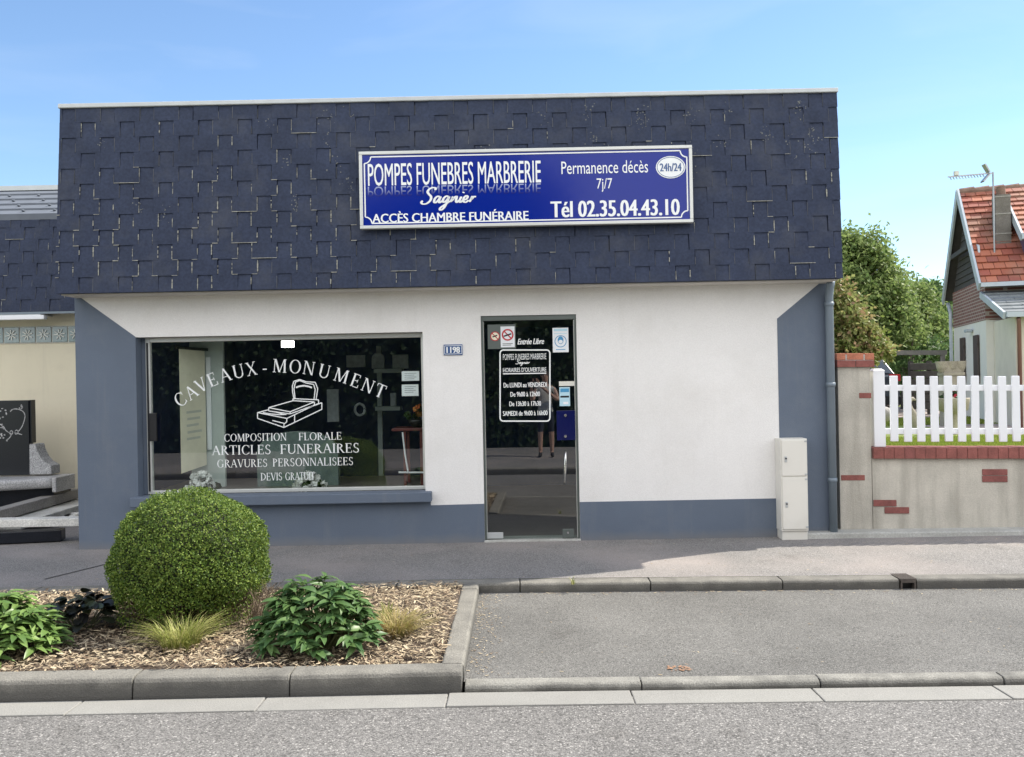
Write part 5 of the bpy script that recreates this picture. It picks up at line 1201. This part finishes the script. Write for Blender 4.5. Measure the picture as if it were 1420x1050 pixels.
# dormer
dm = pmat('dormer_side', (.12,.08,.14), .8, .1)
hbox(MB(), 1.12, 4.5, .50, 2.2, 4.1, 4.98).build('dormer_wall', dm, hs)
mb = MB(); nd = (Vector((0,0,1))*1.8 - g_*1.3).normalized(); tiles(mb, 1.0, 4.6, lambda t: .25+2.0*t, lambda t: 4.95+1.50*t, 10, .23, nd); mb.build('dormer_tiles', tile_m, hs)
mb = MB(); mb.beam(hp(.98,.2,4.93), hp(.98,2.2,6.44), .05, .2); mb.build('dormer_bargeboard', bg_, hs)
mb = MB(); mb.beam(hp(.97,.17,4.93), hp(4.6,.17,4.93), .12, .12); mb.build('dormer_gutter', bg_, hs)
mb = MB(); mb.tube([hp(1.2,.25,4.88), hp(1.22,.42,4.7), hp(1.22,.42,4.15)], .04, 8); mb.build('dormer_downpipe', bg_, hs, smooth=True)
# chimney bands and pot
for zz in (5.12, 5.62, 6.05): hbox(MB(), ca_-.012, ca_+.352, bcn-.012, bcn+.412, zz, zz+.03).build('band', M['granite_mid'], ch)
mb = MB(); c = hp(ca_+.17, bcn+.2, 6.12); mb.tube([c, (c[0],c[1],6.25)], [.11,.10], 12); mb.build('chimney_pot', rt, ch)
# television aerial
am = hp(1.12, .9, 0); alum = pmat('aerial_metal', (.35,.36,.37), .4, .1, metal=.6)
ya = am[1]; mx_, zt_ = U(1377, 238.5, ya); _, zb3 = U(1377, 395, ya)
ae = thing('tv_aerial', 'rake shaped television aerial on a thin mast beside the house chimney', 'aerial', (mx_, ya, 4.45))
mb = MB(); mb.tube([(mx_, ya, 4.45), (mx_, ya, zt_)], .022, 8); mb.build('mast', alum, ae)
xa, za = U(1314.5, 245.5, ya); xb, zb4 = U(1378, 240, ya)
mb = MB(); mb.beam((xa, ya, za), (xb, ya, zb4), .025, .03); mb.build('boom', alum, ae)
for i in range(12):
    t = .05+.065*i; x_ = xa+(xb-xa)*t; z_ = za+(zb4-za)*t; L_ = .08; mb = MB(); mb.tube([(x_-.015, ya-L_, z_-.085), (x_+.015, ya+L_, z_+.03)], .012, 6); mb.build('element', alum, ae)
x_, z_ = U(1326, 241, ya); MB().box(x_-.05, x_+.05, ya-.04, ya+.04, z_-.04, z_+.06).build('junction_box', M['granite_pale'], ae)
for (q0, q1) in (((1371,239.5),(1364,228)), ((1372,241),(1362,252.5))):
    A_, B_ = U(*q0, ya), U(*q1, ya); mb = MB(); mb.beam((A_[0],ya,A_[1]), (B_[0],ya,B_[1]), .16, .035, up=(0,.0,1)); mb.build('reflector', alum, ae)

# ---------------------------------------------------------------- yard things behind the fence
sheet('drive', 9.5, 40, 17.5, 21.6, ZY+.006, M['gravel'], 4, 1, flat)
sheet('drive', 5, 14, 24.5, 36, ZY+.006, M['gravel'], 4, 1, flat)
M['lawn'] = island_mat('lawn_blade', [(.16,.24,.03), (.26,.33,.05), (.38,.40,.10)], .6, .35)
k = 42000; y = 9.5+ (17.4-9.5)*np.random.rand(k)**.7; x = np.random.uniform(.36, .60, k)*y + np.random.uniform(-.3,.3,k)
k3 = 26000; y3 = np.random.uniform(21.6, 27, k3); x3 = y3*np.random.uniform(.38,.52,k3); x = np.concatenate([x,x3]); y = np.concatenate([y,y3]); keep = ~((y > 24.4) & (x > 4.9)); x, y = x[keep], y[keep]; k = len(x)
P = np.stack([x,y,np.full(k,ZY)],1); A = rnd_unit(k)*np.array([.5,.5,.2])+np.array([0,0,.9]); V, F = quadleaf(P, A, rnd_unit(k), np.random.uniform(.04,.09,k), np.random.uniform(.010,.02,k)); o = mesh_np('lawn', V, F, M['lawn']); o['kind'] = 'stuff'; o['label'] = 'sunlit short lawn behind the white fence'
# stone trough on a block, and a bowl on a foot
Yt = 21.0
X_, Zt = U(1318.5, 501, Yt); _, Zm = U(1318, 516.5, Yt)
tr = thing('stone_trough', 'pale stone trough with scalloped sides standing on a tall stone block', 'planter', (X_, Yt, ZY))
mb = MB()
for q in range(3):
    cx_ = X_+(-.20+.20*q); mb.lathe([(.08,Zm),(.125,Zm+.10),(.15,Zt-.02),(.15,Zt),(.12,Zt)], (cx_, Yt, 0), 20, sx=1.0, sy=1.0)
mb.box(X_-.20, X_+.20, Yt-.10, Yt+.10, Zm, Zt-.05); mb.build('bowl', M['trough_stone'], tr, smooth=False)
MB().box(X_-.25, X_+.25, Yt-.17, Yt+.17, Zm-.075, Zm-.001).build('slab', M['trough_stone'], tr, bevel=.01)
MB().box(X_-.22, X_+.22, Yt-.15, Yt+.15, ZY, Zm-.076).build('block', M['trough_stone'], tr, bevel=.01)
Yb = 18.4; X_, Zt = U(1321, 552, Yb); _, Zb_ = U(1321, 573, Yb)
bw = thing('stone_bowl', 'grey stone bowl of red flowers on a foot behind the pickets', 'planter', (X_, Yb, ZY))
mb = MB(); mb.lathe([(.10,ZY),(.10,ZY+.05),(.085,Zb_-.05),(.12,Zb_),(.28,Zb_+.06),(.32,Zt-.02),(.32,Zt),(.27,Zt),(.25,Zt-.06)], (X_, Yb, 0), 28); mb.build('bowl', M['trough_stone'], bw, smooth=True)
blooms(X_, Yb, Zt-.03, .22, .14, 26, .06, M['leafdark'], bw, 'leaves'); blooms(X_+.05, Yb-.05, Zt, .16, .16, 6, .06, M['sign_red'], bw)
# weathered stone figure shaped like a goose, and a low boulder
X_, Z_ = U(1264, 560, 18.8); gs_ = thing('stone_goose', 'weathered pale stone garden goose standing on the lawn behind the pickets', 'ornament', (X_, 18.8, ZY))
mb = MB(); mb.tube([(X_+.14,18.8,ZY+.02),(X_+.12,18.8,ZY+.16),(X_+.05,18.8,ZY+.34),(X_-.03,18.8,ZY+.52),(X_-.05,18.8,ZY+.64),(X_-.02,18.8,ZY+.72),(X_+.03,18.8,ZY+.73),(X_+.09,18.8,ZY+.70)], [.09,.12,.10,.06,.045,.05,.04,.015], 12)
mb.build('body', M['trough_stone'], gs_, smooth=True)
X_, Z_ = U(1223, 573, 18.0); mb = MB(); mb.blob((X_, 18, Z_-.02), .20, .18, .17, jit=.1, seg=12, ring=8); tag(mb.build('boulder', M['granite_mid'], smooth=True), 'grey boulder at the left end of the lawn by the white post', 'boulder')
# dark car seen from behind
YCr = 26.0; xr_, _ = U(1250, 520, YCr); zg = ZY
car = thing('parked_car', 'dark blue grey car parked in the drive, seen from behind', 'car', (xr_-.9, YCr+2, zg))
paint = pmat('car_paint', (.035,.042,.06), .25, .05, coat=.5, spec=.6); cgl = pmat('car_window', (.05,.06,.075), .08, .05, spec=.8); rub = pmat('tyre_rubber', (.02,.02,.02), .8)
W2 = .9; cx_ = xr_-W2; L0, L1 = YCr, YCr+4.4
def ring_body(y, zb, zt, hw, hwt): return [(cx_-hw,y,zg+zb),(cx_+hw,y,zg+zb),(cx_+hw,y,zg+zt*.55),(cx_+hwt,y,zg+zt),(cx_-hwt,y,zg+zt),(cx_-hw,y,zg+zt*.55)]
secs = [ring_body(L0,.38,1.16,.84,.80), ring_body(L0+.12,.30,1.22,.90,.84), ring_body(L0+.9,.24,1.22,.91,.85), ring_body(L1-1.3,.24,1.14,.91,.84), ring_body(L1-.25,.26,.94,.86,.78), ring_body(L1,.34,.78,.76,.70)]
mb = MB(); 
for s in secs: mb.v += s
for i in range(len(secs)-1):
    for j in range(6): a = i*6+j; b = i*6+(j+1) % 6; mb.f.append((a,b,b+6,a+6)); mb.m.append(0)
mb.f += [(5,4,3,2,1,0), tuple(range(30,36))]; mb.m += [0,0]
body = mb.build('body', paint, car, bevel=.04, segs=3)
mb = MB(); mb.hexa([(cx_-.80,L0+.10,zg+1.20),(cx_+.80,L0+.10,zg+1.20),(cx_+.80,L1-1.35,zg+1.12),(cx_-.80,L1-1.35,zg+1.12)], [(cx_-.60,L0+.48,zg+1.66),(cx_+.60,L0+.48,zg+1.66),(cx_+.60,L1-2.1,zg+1.66),(cx_-.60,L1-2.1,zg+1.66)]); mb.build('cabin', paint, car, bevel=.05, segs=3)
mb = MB(); mb.face([(cx_-.68,L0+.115,zg+1.26),(cx_+.68,L0+.115,zg+1.26),(cx_+.56,L0+.41,zg+1.58),(cx_-.56,L0+.41,zg+1.58)]); mb.build('rear_window', cgl, car)
mb = MB(); mb.face([(cx_+.787,L0+.45,zg+1.26),(cx_+.785,L1-1.6,zg+1.22),(cx_+.64,L1-2.1,zg+1.58),(cx_+.64,L0+.7,zg+1.58)]); mb.build('side_window', cgl, car)
red_ = pmat('tail_lamp_red', (.5,.02,.03), .2, .05, coat=.5)
for s_ in (-1, 1):
    X_ = cx_+s_*.72; MB().box(X_-.15, X_+.15, L0-.035, L0+.2, zg+1.02, zg+1.22).build('tail_light', red_, car, bevel=.02)
MB().box(cx_-.26, cx_+.26, L0-.025, L0+.0, zg+.68, zg+.79).build('number_plate', M['paper'], car)
MB().box(cx_-.86, cx_+.86, L0-.08, L0+.15, zg+.34, zg+.60).build('bumper', M['black'], car, bevel=.03)
for s_ in (-1, 1):
    for yy in (L0+.85, L1-.85):
        X_ = cx_+s_*.80; wh = part_empty('wheel', (X_, yy, zg), car)
        mb = MB(); mb.tube([(X_-.11,yy,zg+.32),(X_+.11,yy,zg+.32)], .32, 20); mb.build('tyre', rub, wh); mb = MB(); mb.tube([(X_-.115,yy,zg+.32),(X_+.115,yy,zg+.32)], .19, 16); mb.build('rim', M['alu'], wh)
# dark board fence and weathered pergola beam
fw_ = pmat('dark_timber', (.085,.078,.07), .85, .25, 8); Yf = 27.0
bf = thing('board_fence', 'dark horizontal board fence behind the stone trough', 'fence', (11.6, Yf, ZY))
fa, fb = U(1262, 500, Yf)[0], U(1318, 500, Yf)[0]
for i in range(6):
    z0 = ZY+.15+.235*i; mb = MB(); mb.box(fa, fb+1, Yf, Yf+.04, z0, z0+.21); mb.build('board', fw_, bf, bevel=.01)
for X_ in (fa+.05, (fa+fb)/2, fb): MB().box(X_-.06, X_+.06, Yf+.041, Yf+.14, ZY, ZY+1.6).build('post', fw_, bf)
gw_ = pmat('weathered_timber', (.20,.19,.175), .9, .2, 6); Yp = 25.6
pg = thing('pergola_beam', 'weathered grey timber beam on posts in front of the trees', 'pergola', (10.5, Yp, ZY))
a_, b_ = U(1216, 488.5, Yp), U(1312, 488, Yp); mb = MB(); mb.beam((a_[0]-1.3,Yp,a_[1]+.0), (b_[0],Yp,b_[1]-.02), .12, .13); mb.build('beam', gw_, pg)
for X_ in (a_[0]-1.1, b_[0]-.1): MB().box(X_-.05, X_+.05, Yp-.05, Yp+.05, ZY, a_[1]-.066).build('post', gw_, pg)

# ---------------------------------------------------------------- trees
M['bark'] = pmat('tree_bark', (.10,.08,.06), .95, .3, 12, bump=.5)
def tree(name, label, x, y, z0, blobs, n, leaf, mat_, seed, trunk_r=.16, group='trees behind the garden', inner=None, cl=.16):
    rng = np.random.RandomState(seed); random.seed(seed); t = thing(name, label, 'tree', (x, y, z0), group)
    vol = np.array([b[3]*b[4]*b[5] for b in blobs]); vol = vol**.72/ (vol**.72).sum(); Ps, Ns = [], []
    mb = MB(); cz0 = min(b[2] for b in blobs)
    mb.tube([(x,y,z0-.1),(x+.05,y,z0+(cz0-z0)*.5),(x,y+.05,cz0),(x+.1,y,cz0+.8)], [trunk_r*1.3,trunk_r,trunk_r*.8,trunk_r*.4], 10)
    for b, f_ in zip(blobs, vol):
        bx, by, bz, rx, ry, rz = b; nc = max(8, int(n*f_/26)); d = rng.normal(size=(nc,3)); d /= np.linalg.norm(d,axis=1,keepdims=True)
        c = d*(rng.uniform(.25,1,size=(nc,1))**.4)*np.array([rx,ry,rz]) + np.array([bx,by,bz])
        c += rng.normal(size=c.shape)*.06*min(rx, rz)
        mb.tube([(x,y,cz0-.2),((x+bx)/2,(y+by)/2,(cz0+bz)/2),(bx,by,bz)], [trunk_r*.6,trunk_r*.4,trunk_r*.15], 6)
        for q in c[::9]: mb.tube([(bx,by,bz), tuple((q+np.array([bx,by,bz]))/2+rng.normal(size=3)*.08), tuple(q)], [trunk_r*.2,trunk_r*.12,.008], 4, caps=False)
        cs = cl*rng.uniform(.6,1.4,size=(nc,1,1)); pts = (c[:,None,:]+rng.normal(size=(nc,26,3))*cs*np.array([1,1,.7])).reshape(-1,3); Ps.append(pts); Ns.append(np.repeat(d,26,0))
    P = np.concatenate(Ps); d = np.concatenate(Ns); k = len(P); A = d*.4+rng.normal(size=(k,3))*.8+np.array([0,0,-.15]); Nn = d*.5+rng.normal(size=(k,3))*.6+np.array([0,0,.5])
    V, F = quadleaf(P, A, Nn/np.linalg.norm(Nn,axis=1,keepdims=True), rng.uniform(.7,1.3,k)*leaf, rng.uniform(.45,.75,k)*leaf)
    mesh_np('crown', V, F, mat_, t); mb.build('trunk', M['bark'], t)
    return t
M['leaf_a'] = island_mat('tree_leaf_mid', [(.12,.19,.06), (.21,.28,.09), (.31,.38,.14)], .55, .5)
M['leaf_b'] = island_mat('tree_leaf_deep', [(.07,.14,.05), (.12,.20,.07), (.19,.28,.10)], .55, .45)
M['leaf_c'] = island_mat('tree_leaf_yellow', [(.16,.22,.05), (.25,.29,.09), (.40,.40,.16), (.36,.22,.13)], .5, .4)
def cb3(px, py, Y, rx, rz, ry=None): x, z = U(px, py, Y); return (x, Y, z, rx, ry or rx, rz)
Y = 29
tree('leafy_tree', 'tall mid green tree rising highest behind the shop corner', U(1185,450,Y)[0], Y, ZY, [cb3(1182,400,Y,1.5,1.7), cb3(1196,345,Y-.2,.75,.6), cb3(1172,352,Y+.4,.8,.8), cb3(1205,378,Y+.3,.75,.9), cb3(1222,415,Y-.2,.9,.8), cb3(1238,398,Y+.5,.55,.5), cb3(1170,450,Y,1.5,1.1), cb3(1222,452,Y,1.4,.9)], 30000, .15, M['leaf_a'], 21)
Y = 31
tree('leafy_tree', 'middle tree of brighter green between tall tree and gabled house', U(1255,450,Y)[0], Y, ZY, [cb3(1254,425,Y,1.0,.9), cb3(1248,455,Y,1.4,1.0), cb3(1264,412,Y+.3,.5,.5), cb3(1270,470,Y-.3,1.1,.7)], 16000, .15, M['leaf_a'], 22)
Y = 33
tree('leafy_tree', 'deep green tree right beside the house gable', U(1288,450,Y)[0], Y, ZY, [cb3(1286,425,Y,.9,.9), cb3(1300,440,Y,.9,1.0), cb3(1280,455,Y-.3,1.2,.9), cb3(1296,410,Y,.55,.5), cb3(1302,470,Y,1.1,.9)], 17000, .15, M['leaf_b'], 23)
Y = 28
tree('low_shrub_tree', 'low dark shrub tree growing over the parked car and board fence', U(1262,500,Y)[0], Y, ZY, [cb3(1226,468,Y+4.5,1.5,.7), cb3(1262,506,Y+.3,.42,.5), cb3(1272,486,Y+1.6,.9,.5), cb3(1300,492,Y+2,.8,.5)], 9000, .12, M['leaf_b'], 24, .06)
Y = 13.4
tree('variegated_shrub', 'yellow green variegated shrub growing behind the brick capped pillar', U(1180,480,Y)[0], Y, ZY, [cb3(1172,445,Y,.36,.42), cb3(1176,485,Y,.42,.4), cb3(1196,475,Y-.1,.34,.22), cb3(1164,415,Y+.1,.22,.34), cb3(1210,487,Y,.28,.14)], 6500, .085, M['leaf_c'], 25, .04, None, cl=.07)

gh = thing('garden_hedge', 'dark green hedge closing the garden behind the parked car', 'hedge', (16, 38, ZY))
k = 9000; P = np.stack([np.random.uniform(8,26,k), 37.4+np.random.normal(0,.25,k), ZY+3.0*np.random.rand(k)**.8],1); V, F = quadleaf(P, rnd_unit(k), rnd_unit(k)*.5+np.array([0,-1,0]), np.random.uniform(.12,.24,k), np.random.uniform(.08,.15,k)); mesh_np('foliage', V, F, M['leaf_b'], gh)
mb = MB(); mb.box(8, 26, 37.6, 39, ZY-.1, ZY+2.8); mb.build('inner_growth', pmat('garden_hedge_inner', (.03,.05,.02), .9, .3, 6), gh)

# ---------------------------------------------------------------- across the road, seen only in the glass
hedge_m = island_mat('hedge_leaf', [(.012,.028,.012), (.022,.046,.016), (.04,.07,.024)], .6, .15)
hg = thing('roadside_hedge', 'long dark green hedge along the opposite pavement', 'hedge', (0, -4.6, 0))
k = 9000; P = np.stack([np.random.uniform(-14,14,k), -3.75+np.random.normal(0,.12,k), 3.4*np.random.rand(k)**.8],1); V, F = quadleaf(P, rnd_unit(k)+np.array([0,.3,0]), rnd_unit(k)*.5+np.array([0,1,0]), np.random.uniform(.10,.2,k), np.random.uniform(.07,.13,k)); mesh_np('foliage', V, F, hedge_m, hg)
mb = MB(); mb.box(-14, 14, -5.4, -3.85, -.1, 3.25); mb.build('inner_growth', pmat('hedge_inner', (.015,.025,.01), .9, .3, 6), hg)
tree('roadside_tree', 'tall dark tree standing behind the hedge across the road', -1.4, -6.8, 0, [(-.4,-6.8,6.0,1.7,1.4,1.7), (-2.0,-6.8,5.6,1.8,1.4,1.7), (-3.2,-6.8,5.2,1.3,1.4,1.4)], 8000, .30, hedge_m, 32, .2, None, cl=.35)

# ---------------------------------------------------------------- the photographer across the road, reflected in the door
def skin_body(name, verts, edges, radii, mats, parent, matfn, levels=1, root=0):
    me = bpy.data.meshes.new(name); me.from_pydata(verts, edges, []); o = bpy.data.objects.new(name, me); COL.objects.link(o)
    sk = o.modifiers.new('skin', 'SKIN'); sk.use_smooth_shade = True
    for i, r_ in enumerate(radii): me.skin_vertices[0].data[i].radius = (r_, r_) if not isinstance(r_, tuple) else r_
    me.skin_vertices[0].data[root].use_root = True
    ss = o.modifiers.new('sub', 'SUBSURF'); ss.levels = levels; ss.render_levels = levels
    dg = bpy.context.evaluated_depsgraph_get(); dg.update(); m2 = bpy.data.meshes.new_from_object(o.evaluated_get(dg))
    V = [tuple(v.co) for v in m2.vertices]; F = [tuple(p.vertices) for p in m2.polygons]
    bpy.data.objects.remove(o); bpy.data.meshes.remove(me); bpy.data.meshes.remove(m2)
    mb = MB(); mb.v = V; mb.f = F; mb.m = [matfn(np.mean([V[i] for i in f], axis=0)) for f in F]
    return mb.build(name, mats, parent, smooth=True)
PX, PY = .20, -.50
per = thing('person', 'person in pale sleeveless shirt and dark shorts holding up a phone', 'person', (PX, PY, 0))
vb, eb, rb = [], [], []
def jv(p, r_, par=None):
    vb.append((PX+p[0], PY+p[1], p[2])); rb.append(r_)
    if par is not None: eb.append((par, len(vb)-1))
    return len(vb)-1
pel = jv((0,0,.93), (.16,.115)); wa = jv((0,.01,1.08), (.145,.10), pel); chs = jv((0,.0,1.30), (.165,.115), wa); up_ = jv((0,-.01,1.42), (.12,.09), chs); nk = jv((0,.01,1.52), .055, up_); hd = jv((0,.03,1.60), (.07,.085), nk); hd2 = jv((0,.03,1.69), (.078,.095), hd); hd3 = jv((0,.02,1.755), (.055,.065), hd2)
for s_ in (-1, 1):
    hip = jv((s_*.095,0,.86), .095, pel); kn = jv((s_*.115,.015,.50), .060, hip); cf = jv((s_*.118,-.015,.33), .055, kn); an_ = jv((s_*.12,-.02,.09), .038, cf); ft = jv((s_*.125,.06,.045), .042, an_); toe = jv((s_*.135,.16,.03), .03, ft)
    sh_ = jv((s_*.185,-.01,1.41), .062, up_); el = jv((s_*.27,.10,1.17), .044, sh_)
    hx_ = -PX+s_*.055; wr = jv((hx_+s_*.03,.36,1.50), .027, el); pm = jv((hx_+s_*.012,.415,1.575), .030, wr)
    for q, (dy, dz, ln_) in enumerate(((.022,.030,.05),(.024,.014,.06),(.022,-.002,.055),(.016,-.018,.045))):
        f1 = jv((hx_-s_*.002, .430+dy*.4, 1.585+dz), .0095, pm); f2 = jv((hx_-s_*.012, .430+dy*.4+ln_*.5, 1.592+dz), .0085, f1); f3 = jv((hx_-s_*.036, .432+dy*.4+ln_*.72, 1.594+dz), .0075, f2)
    t1 = jv((hx_-s_*.008,.400,1.60), .011, pm); t2 = jv((hx_-s_*.026,.415,1.63), .0095, t1)
skin_m = pmat('skin', (.52,.33,.25), .55, .06); shirt = pmat('pale_shirt', (.62,.62,.58), .85, .06); shorts = pmat('dark_shorts', (.03,.035,.05), .85, .1); shoe = pmat('dark_shoe', (.03,.03,.03), .6, .1)
def pm_fn(c):
    x_, y_, z_ = abs(c[0]-PX), c[1]-PY, c[2]
    if z_ < .10: return 3
    if .52 < z_ < .96 and x_ < .24 and y_ < .15: return 2
    if .96 <= z_ < 1.46 and x_ < .185 and y_ < .14: return 1
    return 0
skin_body('body', vb, eb, rb, [skin_m, shirt, shorts, shoe], per, pm_fn, 2)
mb = MB(); mb.blob((PX, PY+.005, 1.715), .088, .100, .085, seg=18, ring=10, jit=.03); mb.build('hair', pmat('brown_hair', (.05,.03,.02), .6, .2, 60), per, smooth=True)
mb = MB(); mb.tube([(PX, PY+.115, 1.685), (PX, PY+.135, 1.655), (PX, PY+.115, 1.645)], [.008,.013,.010], 8); mb.build('nose', skin_m, per, smooth=True)
for s_ in (-1, 1):
    mb = MB(); mb.blob((PX+s_*.032, PY+.108, 1.688), .012, .008, .007); mb.build('eye', shorts, per, smooth=True)
    mb = MB(); mb.blob((PX+s_*.082, PY+.02, 1.672), .010, .018, .030); mb.build('ear', skin_m, per, smooth=True)
mb = MB(); mb.blob((PX, PY+.108, 1.612), .024, .008, .006); mb.build('mouth', pmat('lips', (.40,.18,.15), .5), per, smooth=True)
ph = thing('mobile_phone', 'black mobile phone held up in both hands across the road', 'phone', (0, -.045, 1.60))
MB().box(-.074, .074, -.052, -.044, 1.58, 1.652).build('case', M['black'], ph, bevel=.003)
MB().box(-.068, .068, -.0535, -.0525, 1.585, 1.647).build('screen', M['granite_black'], ph)
